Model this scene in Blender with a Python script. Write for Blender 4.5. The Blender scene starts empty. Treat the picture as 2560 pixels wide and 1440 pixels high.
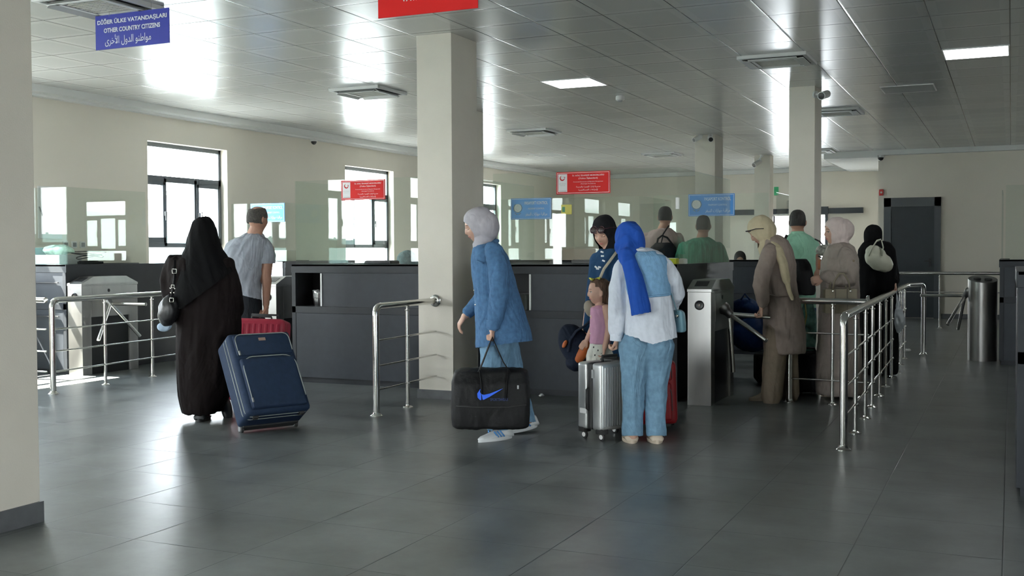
import bpy, bmesh, math, random
import numpy as np
from mathutils import Vector, Matrix, noise

# ------------------------------------------------------------------ camera, sky, sun, exposure
scene = bpy.context.scene
COL = scene.collection
F_PX, PITCH, ROLL, YAW = 2746.65, 0.0327836, -0.004781, 0.426434
CAM_H, CEIL = 1.2986, 3.2107
EYE = Vector((0, 0, CAM_H))
_fw = Vector((-math.sin(YAW) * math.cos(PITCH), math.cos(YAW) * math.cos(PITCH), -math.sin(PITCH)))
_r0 = Vector((math.cos(YAW), math.sin(YAW), 0))
_u0 = _r0.cross(_fw)
_rt = _r0 * math.cos(ROLL) + _u0 * math.sin(ROLL)
_up = _r0 * -math.sin(ROLL) + _u0 * math.cos(ROLL)
cd = bpy.data.cameras.new('camera')
cd.lens = F_PX / 2560 * 36
cd.sensor_width = 36
cd.clip_start = .05
cam = bpy.data.objects.new('camera', cd)
COL.objects.link(cam)
M = Matrix((_rt, _up, -_fw)).transposed().to_4x4()
M.translation = EYE
cam.matrix_world = M
scene.camera = cam
RV = _r0.copy()
FV = Vector((-math.sin(YAW), math.cos(YAW), 0))
ZV = Vector((0, 0, 1))

scene.view_settings.view_transform = 'Standard'
scene.view_settings.look = 'None'
scene.view_settings.exposure = 0.22
scene.view_settings.gamma = 1
scene.view_settings.use_curve_mapping = False
scene.cycles.use_denoising = True
scene.cycles.max_bounces = 8
scene.cycles.diffuse_bounces = 5
scene.cycles.glossy_bounces = 4
scene.cycles.transmission_bounces = 4
scene.cycles.transparent_max_bounces = 16
scene.cycles.use_adaptive_sampling = True
scene.cycles.adaptive_threshold = 0.03
scene.cycles.sample_clamp_indirect = 6
scene.cycles.caustics_reflective = False
scene.cycles.caustics_refractive = False

SKY = 25.0
w = bpy.data.worlds.new('sky')
scene.world = w
w.use_nodes = True
wn = w.node_tree
bg = wn.nodes['Background']
tc = wn.nodes.new('ShaderNodeTexCoord')
sp = wn.nodes.new('ShaderNodeSeparateXYZ')
rp = wn.nodes.new('ShaderNodeValToRGB')
wn.links.new(tc.outputs['Generated'], sp.inputs[0])
wn.links.new(sp.outputs['Z'], rp.inputs[0])
rp.color_ramp.elements[0].color = (.95, .97, 1, 1)
rp.color_ramp.elements[1].color = (.60, .78, 1, 1)
wn.links.new(rp.outputs[0], bg.inputs[0])
bg.inputs['Strength'].default_value = SKY

sd = bpy.data.lights.new('sun', 'SUN')
sd.energy = 330
sd.angle = .009
sd.color = (1, .95, .86)
sun = bpy.data.objects.new('sun', sd)
COL.objects.link(sun)
sun.rotation_euler = Vector((.66, .08, -1)).to_track_quat('-Z', 'Y').to_euler()
sun.location = (-14, -2, 9)

def portal(loc, rot, sx, sy):
    l = bpy.data.lights.new('window_portal', 'AREA')
    l.shape = 'RECTANGLE'
    l.size, l.size_y = sx, sy
    l.cycles.is_portal = True
    o = bpy.data.objects.new('window_portal', l)
    o.location = loc
    o.rotation_euler = rot
    COL.objects.link(o)

H2 = math.pi / 2
WIN_Y = (-3.7, -1.0, 1.7, 4.4, 7.15, 11.0, 15.62, 20.2)  # first four are unseen windows, added to brighten the left side
for wy in WIN_Y:
    portal((-10.42, wy + .75, 1.86), (0, -H2, 0), 1.8, 1.5)
portal((-4.5, -5.45, 1.2), (H2, 0, math.pi), 3.4, 2.4)
portal((-4.5, 26.5, 1.05), (-H2, 0, math.pi), 1.25, 2.1)
for wy in (-3.4, .4):
    portal((9.3, wy + 1.1, 1.6), (0, H2, 0), 2.2, 2.2)
portal((3.67, 22.6, 1.9), (-H2, 0, math.pi), 1.58, 1.8)

# ------------------------------------------------------------------ materials
MATS = {}
def mat(name, col, rough=.6, metal=0., var=0., vs=8., bump=0., bs=60., spec=None, stretch=None, coat=0., rv=0., sheen=0., crease=0., cs=5.):
    if name in MATS:
        return MATS[name]
    m = bpy.data.materials.new(name)
    m.use_nodes = True
    nt = m.node_tree
    b = nt.nodes['Principled BSDF']
    b.inputs['Base Color'].default_value = (*col, 1)
    b.inputs['Roughness'].default_value = rough
    b.inputs['Metallic'].default_value = metal
    if spec is not None:
        b.inputs['Specular IOR Level'].default_value = spec
    if coat:
        b.inputs['Coat Weight'].default_value = coat
    if sheen:
        b.inputs['Sheen Weight'].default_value = sheen
    t = nt.nodes.new('ShaderNodeTexCoord')
    vec = t.outputs['Object']
    if stretch:
        mp = nt.nodes.new('ShaderNodeMapping')
        mp.inputs['Scale'].default_value = stretch
        nt.links.new(vec, mp.inputs[0])
        vec = mp.outputs[0]
    if var or rv:
        n = nt.nodes.new('ShaderNodeTexNoise')
        n.inputs['Scale'].default_value = vs
        n.inputs['Detail'].default_value = 5
        nt.links.new(vec, n.inputs[0])
        if var:
            r = nt.nodes.new('ShaderNodeValToRGB')
            r.color_ramp.elements[0].position = .3
            r.color_ramp.elements[1].position = .7
            r.color_ramp.elements[0].color = (*[max(0, c * (1 - var)) for c in col], 1)
            r.color_ramp.elements[1].color = (*[min(1, c * (1 + var)) for c in col], 1)
            nt.links.new(n.outputs[0], r.inputs[0])
            nt.links.new(r.outputs[0], b.inputs['Base Color'])
        if rv:
            mr = nt.nodes.new('ShaderNodeMapRange')
            mr.inputs[1].default_value, mr.inputs[2].default_value = .3, .7
            mr.inputs[3].default_value, mr.inputs[4].default_value = rough - rv, rough + rv
            nt.links.new(n.outputs[0], mr.inputs[0])
            nt.links.new(mr.outputs[0], b.inputs['Roughness'])
    if bump:
        n2 = nt.nodes.new('ShaderNodeTexNoise')
        n2.inputs['Scale'].default_value = bs
        n2.inputs['Detail'].default_value = 4
        nt.links.new(vec, n2.inputs[0])
        bp = nt.nodes.new('ShaderNodeBump')
        bp.inputs['Strength'].default_value = bump
        bp.inputs['Distance'].default_value = .004
        nt.links.new(n2.outputs[0], bp.inputs['Height'])
        nt.links.new(bp.outputs[0], b.inputs['Normal'])
        if crease:      # soft cloth creases on top of the weave
            mp2 = nt.nodes.new('ShaderNodeMapping')
            mp2.inputs['Scale'].default_value = (1, 1, .45)
            mp2.inputs['Rotation'].default_value = (.25, .35, 0)
            nt.links.new(t.outputs['Object'], mp2.inputs[0])
            n3 = nt.nodes.new('ShaderNodeTexNoise')
            n3.inputs['Scale'].default_value = cs
            n3.inputs['Detail'].default_value = 3
            n3.inputs['Distortion'].default_value = 1.1
            nt.links.new(mp2.outputs[0], n3.inputs[0])
            ab = math_node(nt, 'ABSOLUTE', math_node(nt, 'SUBTRACT', n3.outputs[0], .5))
            b2 = nt.nodes.new('ShaderNodeBump')
            b2.inputs['Strength'].default_value = crease
            b2.inputs['Distance'].default_value = .06
            nt.links.new(math_node(nt, 'SMOOTH_MIN', ab, .16, .08), b2.inputs['Height'])
            nt.links.new(bp.outputs[0], b2.inputs['Normal'])
            nt.links.new(b2.outputs[0], b.inputs['Normal'])
    MATS[name] = m
    return m

def math_node(nt, op, a, b=None, c=None):
    n = nt.nodes.new('ShaderNodeMath')
    n.operation = op
    for i, v in enumerate((a, b, c)):
        if v is None:
            continue
        if isinstance(v, (int, float)):
            n.inputs[i].default_value = v
        else:
            nt.links.new(v, n.inputs[i])
    return n.outputs[0]

def grid_dist(nt, x, y, ox, oy, s):
    """distance in metres to the nearest joint of a square grid"""
    out = []
    for v, o in ((x, ox), (y, oy)):
        q = math_node(nt, 'FRACT', math_node(nt, 'DIVIDE', math_node(nt, 'SUBTRACT', v, o - 60.), s))
        d = math_node(nt, 'MINIMUM', q, math_node(nt, 'SUBTRACT', 1., q))
        out.append(math_node(nt, 'MULTIPLY', d, s))
    return math_node(nt, 'MINIMUM', out[0], out[1]), out

def tile_mat(name, col, joint, ox, oy, jw, rough, metal=0., margin=None, var=.1, rvar=.02):
    m = bpy.data.materials.new(name)
    m.use_nodes = True
    nt = m.node_tree
    b = nt.nodes['Principled BSDF']
    g = nt.nodes.new('ShaderNodeNewGeometry')
    s = nt.nodes.new('ShaderNodeSeparateXYZ')
    nt.links.new(g.outputs['Position'], s.inputs[0])
    d, (dx, dy) = grid_dist(nt, s.outputs[0], s.outputs[1], ox, oy, .6)
    line = math_node(nt, 'LESS_THAN', d, jw)
    n = nt.nodes.new('ShaderNodeTexNoise')
    n.inputs['Scale'].default_value = 2.2 if margin is None else .9
    n.inputs['Detail'].default_value = 8
    n.inputs['Roughness'].default_value = .65
    nt.links.new(g.outputs['Position'], n.inputs[0])
    r = nt.nodes.new('ShaderNodeValToRGB')
    r.color_ramp.elements[0].position = .32
    r.color_ramp.elements[1].position = .68
    r.color_ramp.elements[0].color = (*[c * (1 - var) for c in col], 1)
    r.color_ramp.elements[1].color = (*[min(1, c * (1 + var)) for c in col], 1)
    nt.links.new(n.outputs[0], r.inputs[0])
    # each tile its own slight tone
    wn_ = nt.nodes.new('ShaderNodeTexWhiteNoise')
    wn_.noise_dimensions = '2D'
    cx = nt.nodes.new('ShaderNodeCombineXYZ')
    nt.links.new(math_node(nt, 'FLOOR', math_node(nt, 'DIVIDE', math_node(nt, 'SUBTRACT', s.outputs[0], ox - 60.), .6)), cx.inputs[0])
    nt.links.new(math_node(nt, 'FLOOR', math_node(nt, 'DIVIDE', math_node(nt, 'SUBTRACT', s.outputs[1], oy - 60.), .6)), cx.inputs[1])
    nt.links.new(cx.outputs[0], wn_.inputs['Vector'])
    tone = math_node(nt, 'MULTIPLY_ADD', wn_.outputs['Value'], .10, .95)
    mx = nt.nodes.new('ShaderNodeMix')
    mx.data_type = 'RGBA'
    mx.blend_type = 'MULTIPLY'
    mx.inputs[0].default_value = 1
    nt.links.new(r.outputs[0], mx.inputs[6])
    cc = nt.nodes.new('ShaderNodeCombineColor')
    for i in range(3):
        nt.links.new(tone, cc.inputs[i])
    nt.links.new(cc.outputs[0], mx.inputs[7])
    last = mx.outputs[2]
    if margin:
        inner = math_node(nt, 'GREATER_THAN', d, margin)
        m3 = nt.nodes.new('ShaderNodeMix')
        m3.data_type = 'RGBA'
        m3.blend_type = 'MULTIPLY'
        nt.links.new(inner, m3.inputs[0])
        nt.links.new(last, m3.inputs[6])
        m3.inputs[7].default_value = (.93, .93, .93, 1)
        last = m3.outputs[2]
    m2 = nt.nodes.new('ShaderNodeMix')
    m2.data_type = 'RGBA'
    nt.links.new(line, m2.inputs[0])
    nt.links.new(last, m2.inputs[6])
    m2.inputs[7].default_value = (*joint, 1)
    nt.links.new(m2.outputs[2], b.inputs['Base Color'])
    b.inputs['Metallic'].default_value = metal
    b.inputs['Specular IOR Level'].default_value = .5 if margin else .65
    rr = nt.nodes.new('ShaderNodeMapRange')
    rr.inputs[1].default_value, rr.inputs[2].default_value = .3, .7
    rr.inputs[3].default_value, rr.inputs[4].default_value = rough - rvar, rough + rvar
    nt.links.new(n.outputs[0], rr.inputs[0])
    nt.links.new(rr.outputs[0], b.inputs['Roughness'])
    # tiles tip very slightly against each other, joints sink
    bp = nt.nodes.new('ShaderNodeBump')
    bp.inputs['Strength'].default_value = .35
    bp.inputs['Distance'].default_value = .004
    edge = nt.nodes.new('ShaderNodeMapRange')
    edge.inputs[2].default_value = jw * 2.2
    nt.links.new(d, edge.inputs[0])
    nt.links.new(edge.outputs[0], bp.inputs['Height'])
    nt.links.new(bp.outputs[0], b.inputs['Normal'])
    MATS[name] = m
    return m

def glass_mat(name, tint, gloss=1.0):
    m = bpy.data.materials.new(name)
    m.use_nodes = True
    nt = m.node_tree
    nt.nodes.remove(nt.nodes['Principled BSDF'])
    out = nt.nodes['Material Output']
    tr = nt.nodes.new('ShaderNodeBsdfTransparent')
    tr.inputs[0].default_value = (*tint, 1)
    gl = nt.nodes.new('ShaderNodeBsdfGlossy')
    gl.inputs['Roughness'].default_value = .0
    g = nt.nodes.new('ShaderNodeNewGeometry')
    dt = nt.nodes.new('ShaderNodeVectorMath')
    dt.operation = 'DOT_PRODUCT'
    nt.links.new(g.outputs['Normal'], dt.inputs[0])
    nt.links.new(g.outputs['Incoming'], dt.inputs[1])
    q = math_node(nt, 'SUBTRACT', 1., math_node(nt, 'ABSOLUTE', dt.outputs['Value']))
    fr = math_node(nt, 'MULTIPLY_ADD', math_node(nt, 'POWER', q, 5.), .92, .04)
    mx = nt.nodes.new('ShaderNodeMixShader')
    nt.links.new(math_node(nt, 'MULTIPLY', fr, gloss), mx.inputs[0])
    nt.links.new(tr.outputs[0], mx.inputs[1])
    nt.links.new(gl.outputs[0], mx.inputs[2])
    nt.links.new(mx.outputs[0], out.inputs[0])
    MATS[name] = m
    return m

def emit_mat(name, col, s):
    m = bpy.data.materials.new(name)
    m.use_nodes = True
    b = m.node_tree.nodes['Principled BSDF']
    b.inputs['Base Color'].default_value = (*col, 1)
    b.inputs['Emission Color'].default_value = (*col, 1)
    b.inputs['Emission Strength'].default_value = s
    MATS[name] = m
    return m

WALL = mat('cream_wall_paint', (.81, .755, .66), .75, var=.03, vs=.8, bump=.25, bs=140)
COLM = mat('cream_column_paint', (.75, .70, .61), .7, var=.04, vs=2.5, bump=.3, bs=120)
GYP = mat('white_gypsum', (.84, .84, .82), .8, var=.02, vs=2)
FLOORM = tile_mat('grey_porcelain_floor', (.122, .132, .129), (.03, .033, .033), -.62, .2, .0018, .33, var=.42)
CEILM = tile_mat('satin_metal_ceiling', (.80, .80, .77), (.10, .10, .10), -6.627, 6.661, .005, .23, metal=.12, margin=.075, var=.01, rvar=0.)
SKIRT = mat('dark_skirting_tile', (.12, .125, .13), .45, var=.12, vs=12)
CAB = mat('anthracite_laminate', (.022, .025, .030), .5, spec=.3, var=.07, vs=14, bump=.1, bs=200)
CABL = mat('slate_laminate', (.031, .036, .044), .5, spec=.3, var=.07, vs=14, bump=.1, bs=200)
CABD = mat('niche_black', (.018, .019, .021), .6)
FRAME = mat('anthracite_frame', (.055, .065, .075), .4)
DOORM = mat('dark_blue_grey_door', (.030, .037, .045), .5, var=.05)
WHITE = mat('white_plastic', (.78, .78, .76), .45)
GREYP = mat('grey_plastic', (.30, .31, .31), .5)
BLACK = mat('black_plastic', (.012, .012, .013), .35)
CHROME = mat('polished_steel', (.74, .73, .70), .14, 1.0, rv=.04, vs=9)
STEEL = mat('brushed_steel', (.40, .395, .38), .36, 1.0, var=.12, vs=5, rv=.08, stretch=(1, 1, .25), bump=.12, bs=30)
STEELD = mat('dark_brushed_steel', (.20, .20, .20), .35, 1.0, var=.1, vs=8)
GLASS = glass_mat('clear_glass', (.97, .985, .975))
GGLASS = glass_mat('green_booth_glass', (.945, .975, .96), .65)
GEDGE = mat('glass_edge', (.55, .88, .83), .2)
CONC = mat('pale_concrete_yard', (.66, .65, .61), .9, var=.08, vs=1.5)
FENCE = mat('green_fence', (.30, .45, .40), .7)
DIM = mat('grey_service_wall', (.22, .21, .20), .8)
PAPER = mat('white_paper', (.80, .80, .78), .7)

# ------------------------------------------------------------------ mesh helpers
def V(*a):
    return Vector(a)

def finish(bm, name, mats, parent=None, smooth=False, loc=None, world=False, angle=None):
    me = bpy.data.meshes.new(name)
    bm.to_mesh(me)
    bm.free()
    return link_mesh(me, name, mats, parent, smooth, loc, world, angle)

def link_mesh(me, name, mats, parent=None, smooth=False, loc=None, world=False, angle=None):
    if not isinstance(mats, (list, tuple)):
        mats = [mats]
    me.materials.clear()
    for m in mats:
        me.materials.append(m)
    if world and parent is not None:
        r = parent
        while r.parent:
            r = r.parent
        me.transform(r.matrix_basis.inverted())
    me.name = name
    if smooth:
        me.polygons.foreach_set('use_smooth', [True] * len(me.polygons))
        if angle:
            me.set_sharp_from_angle(angle=math.radians(angle))
    o = bpy.data.objects.new(name, me)
    COL.objects.link(o)
    if parent is not None:
        o.parent = parent
    if loc is not None:
        o.location = loc
    return o

def root(name, label, cat, loc=(0, 0, 0), rz=0., group=None):
    o = bpy.data.objects.new(name, None)
    o.empty_display_size = .1
    COL.objects.link(o)
    o.location = loc
    o.rotation_euler = (0, 0, rz)
    o['label'] = label
    o['category'] = cat
    if group:
        o['group'] = group
    return o

def tag(o, label, cat, group=None):
    o['label'] = label
    o['category'] = cat
    if group:
        o['group'] = group
    return o

def struct(o, label=None):
    o['kind'] = 'structure'
    if label:
        o['label'] = label
    return o

def copy_tree(o, parent=None):
    c = o.copy()
    COL.objects.link(c)
    if parent is not None:
        c.parent = parent
    for ch in list(o.children):
        copy_tree(ch, c)
    return c

def box(bm, x0, x1, y0, y1, z0, z1, bev=0., mi=0, mtx=None, seg=2):
    vs = [bm.verts.new((x, y, z)) for x in (x0, x1) for y in (y0, y1) for z in (z0, z1)]
    idx = [(0, 1, 3, 2), (4, 6, 7, 5), (0, 4, 5, 1), (2, 3, 7, 6), (0, 2, 6, 4), (1, 5, 7, 3)]
    fs = [bm.faces.new([vs[i] for i in f]) for f in idx]
    for f in fs:
        f.material_index = mi
    if mtx is not None:
        bmesh.ops.transform(bm, matrix=mtx, verts=vs)
    if bev:
        es = list({e for f in fs for e in f.edges})
        r = bmesh.ops.bevel(bm, geom=es, offset=bev, segments=seg, profile=.6, affect='EDGES', clamp_overlap=True)
        for f in r['faces']:
            f.material_index = mi
    return bm

def B(*a, **k):
    return box(bmesh.new(), *a, **k)

def frame_axes(t):
    t = t.normalized()
    a = V(0, 0, 1) if abs(t.z) < .9 else V(1, 0, 0)
    u = t.cross(a).normalized()
    return u, t.cross(u).normalized()

def tube(bm, pts, r, seg=12, caps=True, mi=0, flat=1.0, dome=False):
    pts = [Vector(p) for p in pts]
    rs = list(r) if isinstance(r, (list, tuple)) else [r] * len(pts)
    if dome:
        t0 = (pts[0] - pts[1]).normalized()
        t1 = (pts[-1] - pts[-2]).normalized()
        a, b, ra, rb = pts[0], pts[-1], rs[0], rs[-1]
        pts = [a + t0 * ra * .95, a + t0 * ra * .7] + pts + [b + t1 * rb * .7, b + t1 * rb * .95]
        rs = [ra * .3, ra * .72] + rs + [rb * .72, rb * .3]
    n = len(pts)
    rings = []
    u = None
    for i in range(n):
        t = (pts[min(i + 1, n - 1)] - pts[max(i - 1, 0)]).normalized()
        if u is None:
            u, v = frame_axes(t)
        else:
            u = (u - t * u.dot(t))
            if u.length < 1e-6:
                u, v = frame_axes(t)
            u.normalize()
            v = t.cross(u).normalized()
        ring = []
        for k in range(seg):
            a = 2 * math.pi * k / seg
            ring.append(bm.verts.new(pts[i] + (u * math.cos(a) + v * math.sin(a) * flat) * rs[i]))
        rings.append(ring)
    for i in range(n - 1):
        for k in range(seg):
            f = bm.faces.new((rings[i][k], rings[i][(k + 1) % seg], rings[i + 1][(k + 1) % seg], rings[i + 1][k]))
            f.material_index = mi
    if caps:
        f = bm.faces.new(rings[0][::-1]); f.material_index = mi
        f = bm.faces.new(rings[-1]); f.material_index = mi
    return bm

def T(*a, **k):
    return tube(bmesh.new(), *a, **k)

def loft(bm, rings, caps=True, closed=True, mi=0):
    vr = [[bm.verts.new(p) for p in r] for r in rings]
    n = len(vr[0])
    for i in range(len(vr) - 1):
        for k in range(n if closed else n - 1):
            f = bm.faces.new((vr[i][k], vr[i][(k + 1) % n], vr[i + 1][(k + 1) % n], vr[i + 1][k]))
            f.material_index = mi
    if caps and closed:
        f = bm.faces.new(vr[0][::-1]); f.material_index = mi
        f = bm.faces.new(vr[-1]); f.material_index = mi
    return bm

def lathe(bm, prof, c=(0, 0, 0), seg=24, mi=0, axis=None):
    """prof: (radius, height) pairs"""
    c = Vector(c)
    ax = Vector(axis).normalized() if axis is not None else ZV
    u, v = frame_axes(ax) if axis is not None else (V(1, 0, 0), V(0, 1, 0))
    rings = []
    for r, h in prof:
        rings.append([c + ax * h + (u * math.cos(2 * math.pi * k / seg) + v * math.sin(2 * math.pi * k / seg)) * max(r, 1e-4) for k in range(seg)])
    return loft(bm, rings, mi=mi)

def ell(bm, c, rx, ry, rz, ax=None, seg=24, rings=16, mi=0):
    """ellipsoid; ax = 3 axis vectors"""
    c = Vector(c)
    X, Y, Z = ax if ax else (V(1, 0, 0), V(0, 1, 0), V(0, 0, 1))
    rr = []
    for i in range(rings + 1):
        th = math.pi * (i + .0) / rings
        th = min(max(th, .02), math.pi - .02)
        s, co = math.sin(th), math.cos(th)
        rr.append([c + X * (rx * s * math.cos(2 * math.pi * k / seg)) + Y * (ry * s * math.sin(2 * math.pi * k / seg)) + Z * (-rz * co) for k in range(seg)])
    return loft(bm, rr, mi=mi)

def prism(bm, poly, axis_from, axis_to, mi=0):
    """poly: list of 3D points of a planar outline; extruded by (axis_to-axis_from)"""
    d = Vector(axis_to) - Vector(axis_from)
    a = [bm.verts.new(Vector(p)) for p in poly]
    b = [bm.verts.new(Vector(p) + d) for p in poly]
    n = len(a)
    f = bm.faces.new(a[::-1]); f.material_index = mi
    f = bm.faces.new(b); f.material_index = mi
    for k in range(n):
        f = bm.faces.new((a[k], a[(k + 1) % n], b[(k + 1) % n], b[k])); f.material_index = mi
    return bm

def rrect(x0, x1, z0, z1, y, rad, n=5):
    pts = []
    for (cx, cz, a0) in ((x0 + rad, z1 - rad, 180), (x1 - rad, z1 - rad, 90), (x1 - rad, z0 + rad, 0), (x0 + rad, z0 + rad, -90)):
        for k in range(n + 1):
            a = math.radians(a0 - 90 * k / n)
            pts.append((cx + rad * math.cos(a), y, cz + rad * math.sin(a)))
    return pts + [pts[0]]

def recalc(bm):
    bmesh.ops.recalc_face_normals(bm, faces=bm.faces[:])
    return bm

# ------------------------------------------------------------------ lettering
AR = {'ا': 'FE8D FE8E', 'أ': 'FE83 FE84', 'إ': 'FE87 FE88', 'ب': 'FE8F FE90 FE91 FE92', 'ة': '0629 FE94', 'ت': 'FE95 FE96 FE97 FE98',
      'ج': 'FE9D FE9E FE9F FEA0', 'خ': 'FEA5 FEA6 FEA7 FEA8', 'د': 'FEA9 FEAA', 'ر': 'FEAD FEAE', 'ز': 'FEAF FEB0', 'س': 'FEB1 FEB2 FEB3 FEB4',
      'ط': 'FEC1 FEC2 FEC3 FEC4', 'ف': 'FED1 FED2 FED3 FED4', 'ق': 'FED5 FED6 FED7 FED8', 'ل': 'FEDD FEDE FEDF FEE0', 'م': 'FEE1 FEE2 FEE3 FEE4',
      'ن': 'FEE5 FEE6 FEE7 FEE8', 'ه': 'FEE9 FEEA FEEB FEEC', 'و': 'FEED FEEE', 'ى': 'FEEF FEF0', 'ي': 'FEF1 FEF2 FEF3 FEF4', 'L': 'FEFB FEFC', 'A': 'FEF7 FEF8'}
def arabic(s):
    s = s.replace('لأ', 'A').replace('لا', 'L')
    out = []
    for i, ch in enumerate(s):
        if ch not in AR:
            out.append({'(': ')', ')': '('}.get(ch, ch)); continue
        forms = AR[ch].split()
        pj = i > 0 and s[i - 1] in AR and len(AR[s[i - 1]].split()) == 4
        nj = i + 1 < len(s) and s[i + 1] in AR and len(forms) == 4
        k = 3 if (pj and nj) else 2 if nj else 1 if pj else 0
        out.append(chr(int(forms[k], 16)))
    return ''.join(reversed(out))

def text_mesh(s, width, height, bold=0.):
    cu = bpy.data.curves.new('txt', 'FONT')
    cu.body = s
    cu.resolution_u = 3
    cu.offset = bold
    o = bpy.data.objects.new('txt', cu)
    COL.objects.link(o)
    bpy.context.view_layer.update()
    me = bpy.data.meshes.new_from_object(o.evaluated_get(bpy.context.evaluated_depsgraph_get()))
    bpy.data.objects.remove(o)
    n = len(me.vertices)
    co = np.empty(n * 3)
    me.vertices.foreach_get('co', co)
    co = co.reshape(-1, 3)
    lo, hi = co.min(0), co.max(0)
    sy = height / (hi[1] - lo[1])
    sx = width / (hi[0] - lo[0])
    co[:, 0] = (co[:, 0] - (lo[0] + hi[0]) / 2) * sx
    co[:, 1] = (co[:, 1] - (lo[1] + hi[1]) / 2) * sy
    me.vertices.foreach_set('co', co.ravel())
    return me

def letters(items, origin, right, up, m, parent, name='lettering', off=.0015):
    """items: (string, cx, cy, width, height[, bold]) in metres on the board plane"""
    right, up = Vector(right).normalized(), Vector(up).normalized()
    nrm = right.cross(up)
    for it in items:
        bm = bmesh.new()
        me = text_mesh(it[0], it[3], it[4], it[5] if len(it) > 5 else 0.)
        mt = Matrix((right, up, nrm)).transposed().to_4x4()
        mt.translation = Vector(origin) + right * it[1] + up * it[2] + nrm * off
        me.transform(mt)
        bm.from_mesh(me)
        bpy.data.meshes.remove(me)
        finish(bm, name, m, parent)
# ------------------------------------------------------------------ the room
XL, XR, YF, YB, YB2, XJ = -10.15, 9.0, -5.2, 26.2, 22.3, -2.35
WZ0, WZ1, WW = 1.07, 2.76, 1.58

def cells_wall(bm, u0, u1, z0, z1, holes, put):
    """wall with rectangular holes: put(u0,u1,z0,z1) adds one block"""
    us = sorted({u0, u1, *[h[0] for h in holes], *[h[1] for h in holes]})
    for a, b in zip(us[:-1], us[1:]):
        hs = sorted([h for h in holes if h[0] < b - 1e-6 and h[1] > a + 1e-6], key=lambda h: h[2])
        z = z0
        for h in hs:
            if h[2] > z + 1e-6:
                put(a, b, z, h[2])
            z = h[3]
        if z < z1 - 1e-6:
            put(a, b, z, z1)

bm = bmesh.new()
cells_wall(bm, YF, YB, 0, 3.4, [(wy, wy + WW, WZ0, WZ1) for wy in WIN_Y], lambda a, b, c, d: box(bm, XL - .18, XL, a, b, c, d))
bmesh.ops.remove_doubles(bm, verts=bm.verts[:], dist=1e-5)
struct(finish(bm, 'wall_left', WALL))
bm = bmesh.new()
cells_wall(bm, XL, XJ, 0, 3.4, [(-5.12, -3.93, 0, 2.12)], lambda a, b, c, d: box(bm, a, b, YB, YB + .2, c, d))
cells_wall(bm, XJ, XR, 0, 3.4, [(2.88, 2.88 + WW, WZ0, WZ1)], lambda a, b, c, d: box(bm, a, b, YB2, YB2 + .18, c, d))
box(bm, XJ, XJ + .2, YB2 + .2, YB, 0, 3.4)
struct(finish(bm, 'wall_back', WALL))
bm = bmesh.new()
cells_wall(bm, YF, YB2, 0, 3.4, [(wy, wy + 2.2, .5, 2.7) for wy in (-3.4, .4)], lambda a, b, c, d: box(bm, XR, XR + .2, a, b, c, d))
struct(finish(bm, 'wall_right', WALL))
bm = bmesh.new()
cells_wall(bm, XL, XR, 0, 3.4, [(-9.75, -9.35, .95, 2.2), (-6.2, -2.8, 0, 2.4)], lambda a, b, c, d: box(bm, a, b, YF - .2, YF, c, d))
struct(finish(bm, 'wall_front', WALL))
struct(finish(B(XL - .2, XR + .2, YF - .2, YB + .2, -.12, 0), 'floor', FLOORM))
struct(finish(B(XL, XR, YF, YB, CEIL, CEIL + .15), 'ceiling', CEILM))
# gypsum cornices around the metal ceiling
bm = bmesh.new()
prism(bm, [(XL, YF, 3.09), (XL + .10, YF, 3.09), (XL + .10, YF, 3.115), (XL + .17, YF, 3.13), (XL + .17, YF, CEIL), (XL, YF, CEIL)], (0, YF, 0), (0, YB, 0))
struct(finish(recalc(bm), 'trim_1', GYP))
bm = B(XL + .17, XJ, YB - .17, YB, 3.12, CEIL)
box(bm, XJ, XR, YB2 - .17, YB2, 3.12, CEIL)
struct(finish(bm, 'trim_2', GYP))
struct(finish(B(-3.35, XJ, YB2 - .17, YB - .17, 3.08, CEIL), 'trim_3', GYP))
bm = B(XL, XL + .015, YF, YB, 0, .09)
struct(finish(bm, 'baseboard_left', SKIRT))
bm = B(XL, -5.12, YB - .015, YB, 0, .09)
box(bm, -3.93, XJ, YB - .015, YB, 0, .09)
box(bm, XJ, -2.24, YB2 - .015, YB2, 0, .09)
box(bm, -1.2, XR, YB2 - .015, YB2, 0, .09)
struct(finish(bm, 'baseboard_back', SKIRT))

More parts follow.
